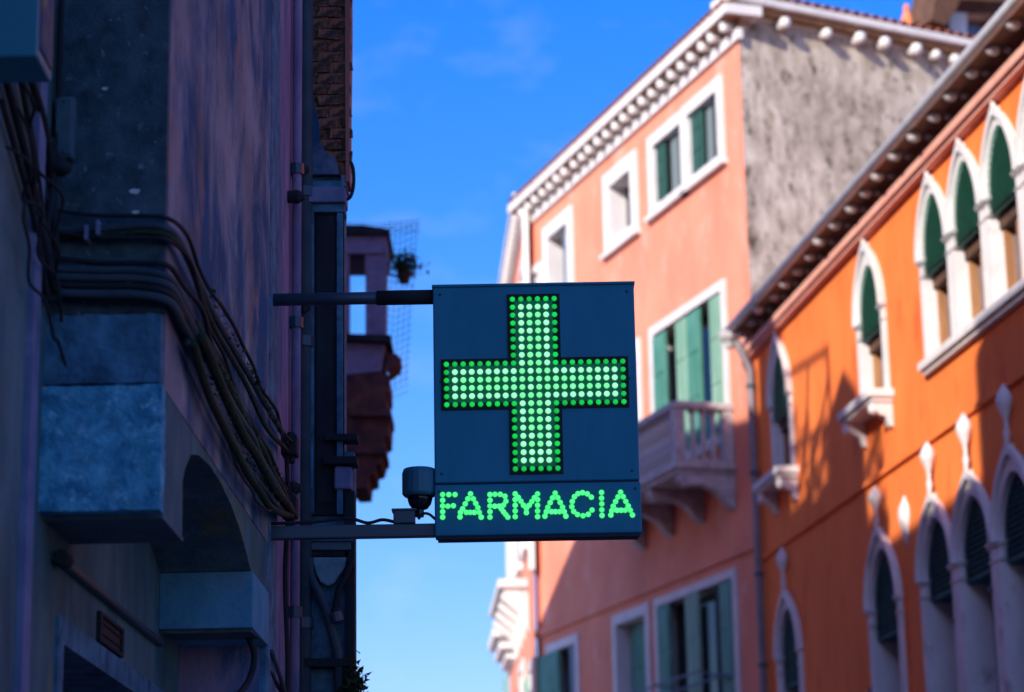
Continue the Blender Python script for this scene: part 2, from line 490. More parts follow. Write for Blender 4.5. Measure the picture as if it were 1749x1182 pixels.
# sills with brackets
def sill(uc, hw, z, dep, br):
    s_ = MB().box(uc - hw, uc + hw, -.05, dep, z - .11, z).box(uc - hw + .04, uc + hw - .04, .0, dep - .05, z - .17, z - .11).obj('window_sill', M['stone'], OH, bevel=.015)
    for u in br:
        lp = [(0, z - .17), (dep - .07, z - .17), (dep - .08, z - .24), (dep - .16, z - .33), (.10, z - .36), (.05, z - .48), (0, z - .5)]
        MB().prismx(lp, u - .07, u + .07).obj('bracket', M['stone'], s_, bevel=.012)
        MB().blob((u, dep - .10, z - .25), (.08, .08, .08)).obj('bracket_scroll', M['stone'], s_, smooth=True)
sill(-6.62, .76, 8.88, .34, (-6.0, -7.24))
sill(-1.75, .76, 8.88, .34, (-1.15, -2.35))
sill(-11.4, 2.6, 8.84, .13, ())
# string course and carved drop
MB().box(-27, 0, 0, .05, 7.86, 7.93).obj('string_course', M['orange'], OH)
MB().lathe((-7.56, .0, 6.78), [(.01, 0), (.05, .08), (.10, .16), (.09, .2), (.14, .3), (.17, .42), (.14, .52), (.06, .6), (.02, .66)], 12, sy=.5).obj('carved_ornament', M['stone'], OH, smooth=True)
# eaves
MB().box(-27, 0, 0, .16, 11.19, 11.29).box(-27, 0, 0, .11, 11.13, 11.19).box(-27, 0, 0, .09, 11.29, 11.33).obj('cornice', M['cornice'], OH)
MB().box(-27, .1, -.3, .36, 11.50, 11.54).obj('soffit', M['soffit'], OH)
MB().box(-27, .1, -.3, .03, 11.33, 11.50).obj('frieze', M['soffit'], OH)
md = MB().blob((0, .29, .05), (.085, .09, .07), 9).blob((0, .12, .055), (.055, .06, .045), 8).mesh('modillion', M['greystone'], True)
for i in range(36):
    inst(md, 'modillion', OH, (-.35 - i * .722 + random.uniform(-.05, .05), random.uniform(-.02, .02), 11.40 + random.uniform(-.012, .012)), (0, random.uniform(-.1, .1), random.uniform(-.12, .12)), (random.uniform(.85, 1.12),) * 3)
def gutter(parent, pts, r, mt):
    return MB().tube(pts, r, 12).obj('gutter', mt, parent, smooth=True)
gutter(OH, [(-27, .40, 11.56), (.05, .40, 11.56)], .075, M['gutter'])
MB().box(-27, .08, -.3, .38, 11.545, 11.58).obj('roof_edge', M['tile'], OH)
tl = MB()
for k in range(7):
    a0 = math.pi * k / 7; a1 = math.pi * (k + 1) / 7
    n = len(tl.v)
    tl.v += [(math.cos(a0) * .085, 0, math.sin(a0) * .07), (math.cos(a1) * .085, 0, math.sin(a1) * .07), (math.cos(a1) * .07, -.5, math.sin(a1) * .06), (math.cos(a0) * .07, -.5, math.sin(a0) * .06)]
    tl.f.append((n, n + 1, n + 2, n + 3))
tlm = tl.mesh('roof_tile', M['tile'], True)
rf = MB(); rf.v = [(-27.2, .35, 11.60), (.1, .35, 11.60), (.1, -4.5, 13.2), (-27.2, -4.5, 13.2), (.1, -9.5, 11.5), (-27.2, -9.5, 11.5)]
rf.f = [(0, 1, 2, 3), (3, 2, 4, 5)]
rf.obj('roof', M['tile'], OH)
for i in range(120):
    inst(tlm, 'roof_tile', OH, (-.05 - i * .2, .38, 11.59), (-.33, 0, 0))
# downpipe at the corner of the two houses, with hopper
dp = MB().tube([(-.16, .36, 11.48), (-.18, .22, 11.2), (-.2, .10, 10.9), (-.2, .10, 2.5), (-.2, .10, .1)], .062, 10).obj('downpipe', M['pipe'], OH, smooth=True)
for z in (10.6, 9.2, 7.6, 6.2, 4.8):
    MB().tube([(-.2, .10, z), (-.2, .10, z + .06)], .078, 10).obj('pipe_clamp', M['iron'], dp)
MB().lathe((-.14, .40, 11.26), [(.07, 0), (.09, .08), (.16, .16), (.17, .26)], 10).obj('hopper', M['greystone'], OH)

# ================================================================== PINK HOUSE
FP = Fac(1298, 900, 38, -18.67)
PH = thing('pink_house', FP.o, FP.X, 'tall salmon pink house with green shutters, white eaves and a small balcony', 'house')
TOPP, LEN = 16.72, 10.75
ph = []
def pwindow(u0, u1, z0, z1, fw=.22, sillz=None, label=None, parent=PH, hl=ph, mt=None, sd=.12, trim=.05, pane='glass', dep=.34):
    mt = mt or M['stone']
    o_ = rect(u0, u1, z0, z1); i_ = rect(u0 + fw, u1 - fw, z0 + fw * .6, z1 - fw)
    h_ = rect(u0 + fw * .5, u1 - fw * .5, z0 + fw * .3, z1 - fw * .5)
    hl.append(h_)
    f = MB().ring(o_, i_, -dep, trim).obj('window', mt, parent, label=label)
    MB().box(u0 + fw - .03, u1 - fw + .03, -dep + .01, -dep + .03, z0 + .02, z1 - fw + .03).obj('pane', M[pane], f)
    MB().box(u0 - .07, u1 + .07, -.05, sd, z0 - .09, z0 + .002).obj('sill', mt, f, bevel=.01)
    return f
def shutter(f, u0, u1, z0, z1, y, ang=0, mt='green', hinge=0, nb=3):
    b = MB(); w = u1 - u0
    b.box(0, w, -.02, .02, 0, z1 - z0)
    for k in range(nb):
        h = (z1 - z0) / nb
        b.box(.05, w - .05, .02, .035, k * h + .06, (k + 1) * h - .05)
    o = b.obj('shutter', M[mt], f, bevel=.006)
    if hinge: o.location = (u1, y, z0); o.rotation_euler = (0, 0, math.pi - ang)
    else: o.location = (u0, y, z0); o.rotation_euler = (0, 0, ang)
    return o
# attic double window: one frame, two lights
f = pwindow(.72, 2.46, 14.72, 16.22, .22, dep=.15, label='attic window light nearest the corner')
shutter(f, 1.75, 2.24, 14.86, 16.0, -.06, mt='greendark'); shutter(f, .95, 1.3, 14.86, 16.0, -.06, mt='darkshutter'); MB().box(1.35, 1.7, -.115, -.10, 14.86, 16.0).obj('curtain', M['curtain'], f)
f = pwindow(2.32, 4.08, 14.72, 16.2, .22, trim=.047, dep=.15)
shutter(f, 3.45, 3.86, 14.86, 15.98, -.06, mt='greendark'); shutter(f, 2.54, 2.8, 14.86, 15.98, -.06, mt='darkshutter'); MB().box(2.95, 3.3, -.115, -.10, 14.86, 15.98).obj('curtain', M['curtain'], f)
ph[-1] = rect(2.46, 3.97, 14.76, 16.1); ph[-2] = rect(.83, 2.34, 14.76, 16.1)
f = pwindow(4.66, 6.36, 14.68, 16.22, .30)
MB().box(5.0, 5.75, -.30, -.26, 14.9, 15.9).obj('casement', M['darkwood'], f)
f = pwindow(8.12, 9.82, 14.30, 16.22, .28)
shutter(f, 8.36, 8.95, 14.5, 15.98, -.1, mt='bluegrey')
pwindow(10.0, 10.6, 14.5, 15.6, .14)
# middle floor: the balcony door and the window left of it (partly behind the sign)
f = pwindow(.92, 4.28, 10.1, 12.72, .16, label='balcony door with wide white lintel and four green shutter leaves', sd=.05)
shutter(f, 1.10, 1.52, 10.2, 12.5, .05, R(0), 'greenpale'); shutter(f, 1.98, 2.56, 10.2, 12.5, .03, R(0)); shutter(f, 2.57, 3.05, 10.2, 12.5, .03, R(0), 'greenpale')
shutter(f, 3.52, 4.12, 10.2, 12.5, .03, 0, 'green')
MB().box(3.16, 3.46, -.3, -.2, 10.2, 12.5).obj('casement', M['wood'], f)
MB().box(1.52, 1.98, -.28, -.24, 10.2, 12.5).obj('curtain', M['darkwood'], f)  # dark brown panel behind the gap between shutter leaves
pwindow(4.78, 6.3, 10.8, 12.7, .16)
pwindow(8.1, 9.8, 10.8, 12.7, .16)
# lower floor
f = pwindow(.94, 4.46, 5.2, 7.93, .14, label='wide lower window with dark green shutters')
shutter(f, 1.08, 1.6, 5.3, 7.76, .03); shutter(f, 2.42, 3.0, 5.3, 7.76, .05, 0, 'greenpale'); shutter(f, 3.75, 4.32, 5.3, 7.76, .03)
shutter(f, 1.62, 1.9, 5.3, 7.76, -.02, 0, 'darkshutter')
f = pwindow(4.72, 6.5, 5.2, 7.93, .18)
shutter(f, 5.5, 6.3, 5.3, 7.72, -.25)
f = pwindow(8.32, 10.12, 5.2, 7.88, .16)
shutter(f, 9.3, 10.7, 5.3, 7.7, .05); shutter(f, 8.45, 8.8, 5.3, 7.7, .02, mt='bluegrey')
wb = MB()
wb.sheet([(0, 0), (0, TOPP), (LEN, TOPP), (LEN, 0)], ph, 0)
wb.v += [(LEN, 0, 0), (LEN, 0, TOPP), (LEN, -5, TOPP), (LEN, -5, 0), (0, -8, TOPP), (0, -8, 0)]
n = len(wb.v) - 6
wb.f += [(n, n + 1, n + 2, n + 3), (n + 3, n + 2, n + 4, n + 5)]
wb.obj('wall', M['pink'], PH)
MB().box(0, LEN, 0, .06, 8.10, 8.24).obj('string_course', M['pink'], PH)
# eaves: white fillet, brackets, slab
MB().box(-.12, LEN + .1, -.02, .07, TOPP - .18, TOPP).obj('cornice', M['stone'], PH)
MB().box(-.10, LEN + .08, -.02, .035, TOPP, TOPP + .17).obj('frieze', M['brownsoffit'], PH)
MB().box(-.30, LEN + .28, -.3, .36, TOPP + .17, TOPP + .34).obj('eaves_slab', M['stone'], PH)
MB().box(-.2, LEN + .2, .036, .31, TOPP + .155, TOPP + .168).obj('soffit', M['brownsoffit'], PH)  # brown strip added so the gaps between modillions look shaded
mp_ = MB().prismx([(0, .05), (.14, .04), (.24, .06), (.28, .12), (.28, .185), (0, .185)], -.06, .06).blob((0, .21, .07), (.085, .10, .075), 9).mesh('modillion', M['stone'], True)
for i in range(24):
    inst(mp_, 'modillion', PH, (.12 + i * .455 + random.uniform(-.02, .02), .02, TOPP - .03), (0, random.uniform(-.05, .05), random.uniform(-.06, .06)), (random.uniform(.88, 1.1), random.uniform(.93, 1.05), 1))
for i in range(56):
    inst(tlm, 'roof_tile', PH, (-.2 + i * .2, .38, TOPP + .35), (-.33, 0, 0))
MB().box(-.1, LEN + .1, -.3, .30, TOPP + .341, TOPP + .37).obj('roof_edge', M['tile'], PH)
# balcony
bx0, bx1, bd = .85, 5.0, 1.0
bal = MB().box(bx0 - .05, bx1 + .05, 0, bd + .05, 9.48, 9.62).box(bx0, bx1, 0, bd, 9.40, 9.48).obj('balcony', M['greystone'], PH, bevel=.02)
MB().box(bx0 - .06, bx1 + .06, bd - .14, bd + .06, 10.46, 10.58).box(bx0 - .06, bx0 + .14, 0.002, bd - .14, 10.46, 10.58).box(bx1 - .14, bx1 + .06, 0.002, bd - .14, 10.46, 10.58).obj('rail', M['greystone'], bal, bevel=.02)
for u, y in ((bx0 + .06, bd - .05), (bx1 - .06, bd - .05), ((bx0 + bx1) / 2, bd - .05), (bx0 + .06, .1), (bx1 - .06, .1)):
    MB().box(u - .09, u + .09, y - .09, y + .09, 9.62, 10.46).obj('post', M['greystone'], bal, bevel=.015)
bm_ = MB().box(-.05, .05, -.05, .05, 0, .06).lathe((0, 0, .06), [(.03, 0), (.055, .12), (.06, .22), (.035, .36), (.03, .5), (.045, .66), (.03, .72)], 8).box(-.05, .05, -.05, .05, .78, .84).mesh('baluster', M['greystone'])
for i in range(1, 26):
    u = bx0 + .06 + i * (bx1 - bx0 - .12) / 26
    if abs(u - (bx0 + bx1) / 2) < .11: continue
    inst(bm_, 'baluster', bal, (u, bd - .05, 9.62))
for y in (.34, .52, .7):
    inst(bm_, 'baluster', bal, (bx0 + .06, y, 9.62)); inst(bm_, 'baluster', bal, (bx1 - .06, y, 9.62))
cb_ = [(0, 9.40), (.95, 9.40), (.97, 9.30), (.88, 9.18), (.80, 9.22), (.55, 9.24), (.30, 9.12), (.16, 8.95), (0, 8.85)]
for u in (bx0 + .12, 2.25, 3.6, bx1 - .12):
    MB().prismx(cb_, u - .10, u + .10).obj('corbel', M['greystone'], bal, bevel=.02)
# clothes-drying rods outside lower windows
for k, (a, b_) in enumerate((((1.2, .15, 6.25), (5.6, .5, 6.1)), ((1.2, .6, 6.3), (4.9, .55, 6.28)))):
    MB().tube([a, b_], .022, 6).obj('drying_rod', M['bluegrey'], PH)
for u in (1.25, 3.1, 4.9): MB().tube([(u, 0, 6.2), (u, .62, 6.3)], .018, 6).obj('rod_arm', M['bluegrey'], PH)
# gable wall facing the camera
FG = Fac(1298, 900, 38, 61.57, True)
GH = bpy.data.objects.new('gable_wall', None); COL.objects.link(GH); GH.parent = PH
GH.matrix_local = PH.matrix_world.inverted() @ (lambda m_: m_)(Matrix(((FG.X.x, FG.Y.x, 0, FG.o.x), (FG.X.y, FG.Y.y, 0, FG.o.y), (0, 0, 1, 0), (0, 0, 0, 1))))
MB().box(-9, -.002, -.012, -.004, 0, 16.98).box(-9, -.25, -.35, -.013, 0, 16.98).obj('gable_render', M['gable'], GH)
MB().box(-9.2, .32, -.3, .20, 17.02, 17.12).obj('gable_soffit', M['brownsoffit'], GH)
MB().box(-9.2, .34, -.3, .30, 17.125, 17.26).obj('gable_eave', M['stone'], GH, bevel=.02)
MB().box(-9.2, -.2, -.3, .02, 16.98, 17.018).obj('gable_fillet', M['stone'], GH)
bb = MB().tube([(0, 0, 0), (0, .16, 0)], .08, 10).blob((0, .18, 0), (.10, .1, .10), 10).mesh('beam_end', M['stone'], True)
for u in (-.19, -.80, -1.65, -2.32, -2.87, -3.50, -3.95, -4.38, -5.0, -5.7, -6.4):
    inst(bb, 'beam_end', GH, (u, 0, 16.92 + random.uniform(-.02, .02)), (random.uniform(-.1, .1), 0, random.uniform(-.15, .15)), (random.uniform(.85, 1.15),) * 3)
for i in range(44):
    inst(tlm, 'roof_tile', GH, (.2 - i * .2, .3, 17.27), (-.3, 0, 0))
pr = MB(); pr.v = [(0, .25, 17.08), (LEN + .2, .25, 17.08), (LEN + .2, -4, 18.2), (4.5, -4, 18.2), (1.2, -8, 17.1), (LEN, -8, 17.1)]
pr.f = [(0, 1, 2, 3), (3, 2, 5, 4), (0, 3, 4)]
pr.obj('roof', M['tile'], PH)

# ---- rooftop terrace hut and finial behind the gable
FA = Fac(1640, 40, 44, 61.57, True)
AL = thing('rooftop_loggia', FA.o, FA.X, 'brown timber rooftop loggia with a white pillar rising behind the gutter', 'loggia')
def ap(px, py, y=0): u, z = FA.P(px, py, y); return (u, z)
def aq(name, pts, y0, y1, mt): return MB().prism([ap(*p) for p in pts], y0, y1).obj(name, M[mt], AL)
aq('canopy', [(1592, -40), (1574, 44), (1600, 52), (1625, 8), (1720, 14), (1745, -40)], -.5, .3, 'darkwood')
aq('pillar', [(1622, 20), (1622, 66), (1652, 74), (1652, 22)], -.3, 0, 'stone')
aq('back_wall', [(1574, 46), (1574, 70), (1700, 100), (1700, 76), (1652, 66), (1622, 58)], -.2, .05, 'brick')
aq('post', [(1600, 30), (1600, 64), (1616, 66), (1616, 22)], -.2, .1, 'darkwood')
aq('window_frame', [(1652, 24), (1652, 34), (1700, 38), (1700, 24)], -.2, .02, 'wood')
aq('pane', [(1655, 34), (1655, 72), (1685, 78), (1685, 36)], -.18, -.14, 'blueglass')
aq('side_post', [(1686, 30), (1686, 84), (1700, 88), (1700, 26)], -.2, .1, 'darkwood')
c0 = FA.P(1550, 44)
o = MB().lathe((0, 0, 0), [(.09, -.5), (.10, -.05), (.12, .0), (.10, .18), (.07, .22), (.05, .30), (.07, .34), (.02, .44)], 10).obj('chimney_pot', mat('orange_clay', (.75, .22, .08), rough=.8))
o.location = FA.w(c0[0], c0[1]); tag(o, 'small orange clay pot standing on the pink house roof ridge', 'chimney pot')
rb = MB().prism([ap(1540, 70), ap(1760, 70), ap(1760, 400), ap(1540, 400)], -3, -.3)
rb.obj('base_wall', M['plainwall'], AL)

# ================================================================== WING beyond the pink house
FW = Fac(915, 1085, 47.9, -3.05)
WH = thing('pale_house', FW.o, FW.X, 'narrow salmon and white house front seen edge on beyond the pink house', 'house')
wh_ = []
f = pwindow(.9, 2.6, 14.0, 16.3, .3, parent=WH, hl=wh_)
f = pwindow(3.6, 5.6, 14.0, 16.3, .3, parent=WH, hl=wh_)
f = pwindow(1.6, 3.2, 10.2, 13.2, .35, parent=WH, hl=wh_, mt=M['whitewall']); shutter(f, 2.0, 2.5, 10.4, 12.8, .03, mt='green')
f = pwindow(4.2, 6.2, 10.2, 13.2, .35, parent=WH, hl=wh_, mt=M['whitewall']); shutter(f, 4.6, 5.2, 10.4, 12.8, .03, mt='green')
f = pwindow(.7, 1.9, 5.0, 7.8, .2, parent=WH, hl=wh_); shutter(f, 1.9, 2.9, 5.1, 7.6, .06, mt='greenpale')
f = pwindow(4.0, 5.6, 5.0, 8.2, .2, parent=WH, hl=wh_); shutter(f, 5.6, 6.8, 5.1, 8.1, .3, mt='greenpale')
MB().sheet([(0, 0), (0, 17.25), (10.5, 17.25), (10.5, 0)], wh_, 0).obj('wall', M['pink'], WH)
MB().box(3.4, 10.45, .003, .05, 9.3, 16.0).obj('white_panel', M['whitewall'], WH) if False else None
MB().box(7.2, 10.5, -.2, .04, 8.6, 17.24).obj('quoin', M['whitewall'], WH)
MB().box(.5, 10.5, -.02, .08, 16.95, 17.08).obj('cornice', M['stone'], WH)
MB().box(.6, 10.6, -.3, .26, 17.25, 17.4).obj('eaves_slab', M['stone'], WH)
for i in range(22):
    inst(mp_, 'modillion', WH, (.7 + i * .45, -.06, 17.06))
wbal = MB().box(2.2, 6.6, 0, .62, 9.42, 9.6).box(2.3, 6.5, 0, .5, 9.3, 9.42).obj('balcony', M['stone'], WH, bevel=.02)
for u in (2.4, 3.7, 5.0, 6.3):
    MB().prismx([(0, 9.3), (.55, 9.3), (.55, 9.2), (.35, 9.02), (.2, 8.9), (.1, 8.65), (0, 8.5)], u - .12, u + .12).obj('corbel', M['stone'], wbal, bevel=.02)
MB().box(7.6, 10.4, 0, .5, 9.15, 9.4).box(7.8, 10.4, 0, .35, 8.9, 9.15).box(8, 10.4, 0, .2, 8.7, 8.9).obj('moulding', M['stone'], WH, bevel=.03)
MB().box(-.15, .02, 0, .12, 9.4, 16.9).obj('pilaster', M['whitewall'], WH)

# ================================================================== LEFT: jettied house beside the sign
FL = Fac(460, 900, 10, .8, True)
LH = thing('jettied_house', FL.o, FL.X, 'dark stained house at left whose upper wall juts out on plaster corbels', 'house')
UC, UR, RY = 2.80, .06, -.355
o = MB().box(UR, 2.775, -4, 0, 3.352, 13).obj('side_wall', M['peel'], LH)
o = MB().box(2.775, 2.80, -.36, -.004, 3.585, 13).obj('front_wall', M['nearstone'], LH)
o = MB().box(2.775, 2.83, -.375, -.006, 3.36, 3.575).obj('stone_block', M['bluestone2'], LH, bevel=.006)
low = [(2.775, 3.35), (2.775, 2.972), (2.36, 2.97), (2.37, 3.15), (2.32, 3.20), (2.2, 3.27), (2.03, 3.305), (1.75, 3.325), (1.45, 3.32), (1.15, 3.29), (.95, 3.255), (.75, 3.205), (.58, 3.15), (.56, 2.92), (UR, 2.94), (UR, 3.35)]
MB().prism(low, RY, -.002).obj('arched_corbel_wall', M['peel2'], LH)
MB().box(2.777, 2.85, -.385, .004, 2.968, 3.348).obj('corbel_block', M['bluestone'], LH, bevel=.004)
MB().box(2.36, 2.775, RY - .05, .002, 2.955, 2.969).obj('corbel_soffit', M['teal'], LH)
du, dz_ = FL.P(100, 1082, RY)
rw = MB().sheet([(-.1, 0), (-.1, 13), (34, 13), (34, 0)], [[(.5, .4), (.5, dz_), (du, dz_), (du, .4)]], RY)
rw.box(2.9, 34, -4, RY - .2, 0, 13)
rw.obj('recessed_wall', M['peel2'], LH)
MB().box(.5, du, RY - .3, RY - .25, .4, dz_).obj('door', M['darkwood'], LH)
MB().ring(rect(.45, du + .05, .3, dz_ + .05), rect(.53, du - .03, .4, dz_ - .03), RY - .25, RY + .012).obj('door_frame', M['bluestone2'], LH)
va, vz = FL.P(165, 1043, RY); vb = FL.P(205, 1108, RY)[0]; vz2 = FL.P(165, 1095, RY)[1]
vt = MB().ring(rect(vb, va, vz2 - .0, vz), rect(vb + .04, va - .04, vz2 + .012, vz - .012), RY, RY + .015).obj('vent', M['cable'], LH)
MB().box(vb + .04, va - .04, RY, RY + .006, vz2 + .012, vz - .012).obj('vent_panel', mat('dull_red', (.035, .02, .02), rough=.8), vt)
for k in range(2): MB().box(vb + .04, va - .04, RY + .006, RY + .011, vz2 + .03 + k * .035, vz2 + .036 + k * .035).obj('vent_bar', M['cable'], vt)
ba, bz = FL.P(97, 950, RY + .02); bb2, bz2 = FL.P(278, 1100, RY + .02)
pp = MB().prism([(ba, bz - .01), (ba, bz + .012), (bb2, bz2 + .012), (bb2, bz2 - .01)], RY, RY + .028).obj('wall_beam', M['iron'], LH, bevel=.004)
MB().tube([(ba, RY + .03, bz), (ba - .1, RY + .03, bz)], .024, 8).obj('beam_end', M['cable'], pp)
MB().box(UR - .012, .592, RY, .006, 2.932, 3.15).obj('corbel_block', M['paleblue'], LH, bevel=.004)
MB().box(3.0, 3.1, RY, RY + .02, 2.0, 13).obj('wall_strip', M['lefttrim'], LH)
for (x, z, s_) in ((-.10, 3.972, .018), (-.095, 3.905, .012), (-.33, 4.17, .008), (-.2, 4.31, .01)):
    MB().prism([(x - s_, z), (x - s_ * .3, z + s_ * .5), (x + s_, z + s_ * .3), (x + s_ * .6, z - s_ * .5), (x - s_ * .5, z - s_ * .4)], 0, .003).obj('paint_chip', M['stone'], LH)
    o = bpy.context.scene.objects[-1] if False else None
# chips are drawn in x-z: turn them to the front face
for c in list(LH.children):
    if c.name.startswith('paint_chip'):
        c.rotation_euler = (0, 0, math.pi / 2); c.location = (2.803, 0, 0)
def Lw(u, z, y=0): return FL.w(u, z, y)
# junction box + lamp on the front wall
def frontbox(name, x0, x1, z0, z1, d, mt, label, cat, bevel=.006):
    t = thing(name, Lw(2.80, z0, (x0 + x1) / 2), FL.X, label, cat)
    MB().box(0, d, -(x1 - x0) / 2, (x1 - x0) / 2, 0, z1 - z0).obj('casing', M[mt], t, bevel=bevel)
    return t
jb = frontbox('junction_box', -.345, -.285, 4.07, 4.27, .05, 'teal', 'greenish junction box fixed high on the dark stone wall', 'junction box')
MB().box(.05, .056, -.024, .024, .01, .19).obj('cover', M['teal'], jb, bevel=.003)
for z in (.02, .18): MB().tube([(.055, .0, z), (.06, .0, z)], .005, 6).obj('screw', M['iron'], jb)
lp_ = thing('wall_lamp', Lw(2.80, 4.03, -.32), FL.X, 'small black lamp below the greenish junction box', 'lamp')
MB().tube([(0, -.04, .02), (.05, -.03, .02), (.09, -.01, .01)], .012, 8).obj('arm', M['cable'], lp_, smooth=True)
MB().lathe((.09, .0, -.025), [(.03, 0), (.042, .012), (.036, .035), (.015, .05)], 12).obj('shade', M['cable'], lp_, smooth=True)

tx = bpy.data.textures.new('chips', 'CLOUDS'); tx.noise_scale = .045; tx.noise_depth = 4
for o in LH.children:
    if o.name in ('corbel_block', 'stone_block'):
        o.modifiers.clear()
        m_ = o.modifiers.new('cut', 'SUBSURF'); m_.subdivision_type = 'SIMPLE'; m_.levels = 6; m_.render_levels = 6
        m_ = o.modifiers.new('chips', 'DISPLACE'); m_.texture = tx; m_.strength = .014; m_.mid_level = .5; m_.texture_coords = 'LOCAL'
# cables --------------------------------------------------------------------
def smooth_path(p, n=6):
    P = [Vector(q) for q in p]; out = []
    for i in range(len(P) - 1):
        a, b, c, d = P[max(i - 1, 0)], P[i], P[i + 1], P[min(i + 2, len(P) - 1)]
        for k in range(n):
            t = k / n
            out.append(.5 * ((2 * b) + (c - a) * t + (2 * a - 5 * b + 4 * c - d) * t * t + (3 * b - a - 3 * c + d) * t ** 3))
    out.append(P[-1]); return out
def cable(pts, r, mt, label, group=None, frame=LH, name='cable', cat='cable'):
    pts = [(u, max(y, RY + .02), z) for u, y, z in pts]
    o = MB().tube(smooth_path(pts), r, 7).obj(name, M[mt], None, smooth=True)
    o.matrix_world = frame.matrix_world
    return tag(o, label, cat, group)
# local coords (u, y, z): front face is u=2.80 (pieces in front have u>2.80), side face y=0
gA, gB, gC, gD = 'upper pair of wall cables', 'lower conduits across the corbel', 'mossy cables along the side wall', 'tangled cables in the corner'
for k in range(2):
    dz = k * -.022
    cable([(2.86, -.50, 3.93 + dz), (2.85, -.44, 3.87 + dz), (2.83, -.38, 3.845 + dz), (2.83, -.2, 3.845 + dz), (2.84, -.06, 3.85 + dz), (2.82, .012, 3.84 + dz), (2.6, .03 + .01 * k, 3.83 + dz), (2.0, .03, 3.81 + dz * 2), (1.2, .03 + k * .01, 3.83 + dz * 3), (.4, .03, 3.85 + dz * 4), (-.30, .03, 3.87 + dz * 2), (-.46, .02, 3.86 + dz)], .010 if k else .013, 'conduit' if k == 0 else 'moss', 'upper grey pipe crossing the stone wall and running down the side wall' if k == 0 else 'black cable just under the upper grey pipe', gA)
sp_ = [(3.705, .012, 'conduit', .00, 'topmost of the four grey conduits above the blue corbel'), (3.68, .013, 'conduit', .05, 'second grey conduit from the top above the blue corbel'), (3.655, .011, 'cable', .10, 'black cable between the grey conduits above the blue corbel'), (3.63, .014, 'conduit', .14, 'lowest grey conduit above the blue corbel')]
for k, (z, r, mt, sag, lb) in enumerate(sp_):
    cable([(2.87, -.40, z + .06), (2.87, -.34, z + .01), (2.86, -.2, z), (2.86, -.08, z - .004), (2.83, .015, z - .02), (2.6, .03, z - .04), (2.3, .035, z - .055)], r, mt, lb, gB)
cc = [(.00, .016, 'moss', .03, 'thick mossy cable uppermost on the side wall below the conduits'), (-.035, .012, 'conduit', .06, 'bare grey cable beneath the thick mossy cable on the side wall'),
      (-.07, .018, 'moss', .10, 'thickest mossy cable in the middle of the side wall bundle'), (-.10, .011, 'conduit', .17, 'thin grey cable sagging under the mossy bundle'), (-.115, .015, 'moss', .23, 'lowest green cable hanging slack below the bundle')]
for k, (dz, r, mt, sag, lb) in enumerate(cc):
    z0 = 3.66 + dz
    pts = []
    for j in range(9):
        t = j / 8
        u = 2.45 - t * 2.9 + (.1 if k > 2 else 0)
        z = z0 - sag * 4 * t * (1 - t) * .55 + (3.60 - .012 * k - z0) * t ** 2 + random.uniform(-.012, .012)
        pts.append((u, .03 + .012 * (k % 3) + random.uniform(0, .01), z))
    cable(pts, r, mt, lb, gC)
xl = ['slack thin cable looping lowest under the mossy bundle', 'thin cable crossing from the upper pair down to the bundle', 'thin frayed cable between the upper pair and the bundle', 'thin black cable tight against the mossy bundle', 'thin wire running above the upper pair on the side wall']
for k in range(5):
    za, zb2 = ((3.60, 3.56), (3.80, 3.58), (3.72, 3.66), (3.63, 3.60), (3.87, 3.89))[k]
    pts = [(2.85, -.33, za + .03), (2.84, -.2, za + .015), (2.84, -.06, za + .01), (2.82, .012, za + .005)]
    for j in range(12):
        t = j / 11
        pts.append((2.6 - 3.0 * t, .03 + random.uniform(0, .02), za + (zb2 - za) * t - (.32, .06, .07, .12, .03)[k] * 2.2 * t * (1 - t) + random.uniform(-.02, .02)))
    cable(pts, .005 + .002 * (k % 3), 'cable', xl[k], 'thin cables along the side wall')
xt = ['thin twisted wire at the far left edge', 'thin wire bowing out of the left corner tangle', 'short curled wire in the middle of the left corner tangle', 'thin wire tied across the left corner tangle']
for k in range(4):
    pts = [(3.5 - .7 * (j / 7) + random.uniform(-.05, .05), -.33 + random.uniform(-.0, .05), (4.1, 4.0, 3.9, 3.75)[k] - .35 * (j / 7) + random.uniform(-.035, .035)) for j in range(8)]
    cable(pts, .005, 'cable', xt[k], gD)
for (y_, z_) in ((-.2, 3.845), (-.235, 3.83), (-.10, 3.655), (-.24, 3.70)):
    MB().box(2.80, 2.862, y_ - .006, y_ + .006, z_ - .028, z_ + .02).obj('cable_clip', M['lefttrim'], LH, bevel=.002)
# leafy moss clumps on cables
mo = MB()
for i in range(700):
    t = random.random(); u = 2.3 - 2.6 * t
    b_ = random.choice((3.83, 3.64 - .12 * t * (1 - t), 3.58 - .35 * t * (1 - t)))
    c = Vector((u, .04 + random.uniform(-.01, .02), b_ + random.gauss(0, .008)))
    n = len(mo.v)
    for q in range(3): mo.v.append(tuple(c + Vector((random.gauss(0, .012), random.gauss(0, .006), random.gauss(0, .006)))))
    mo.f.append((n, n + 1, n + 2))
o = mo.obj('moss', M['leaf'], None); o.matrix_world = LH.matrix_world; o['kind'] = 'stuff'; tag(o, 'dark green moss growing along the cables on the side wall', 'moss')
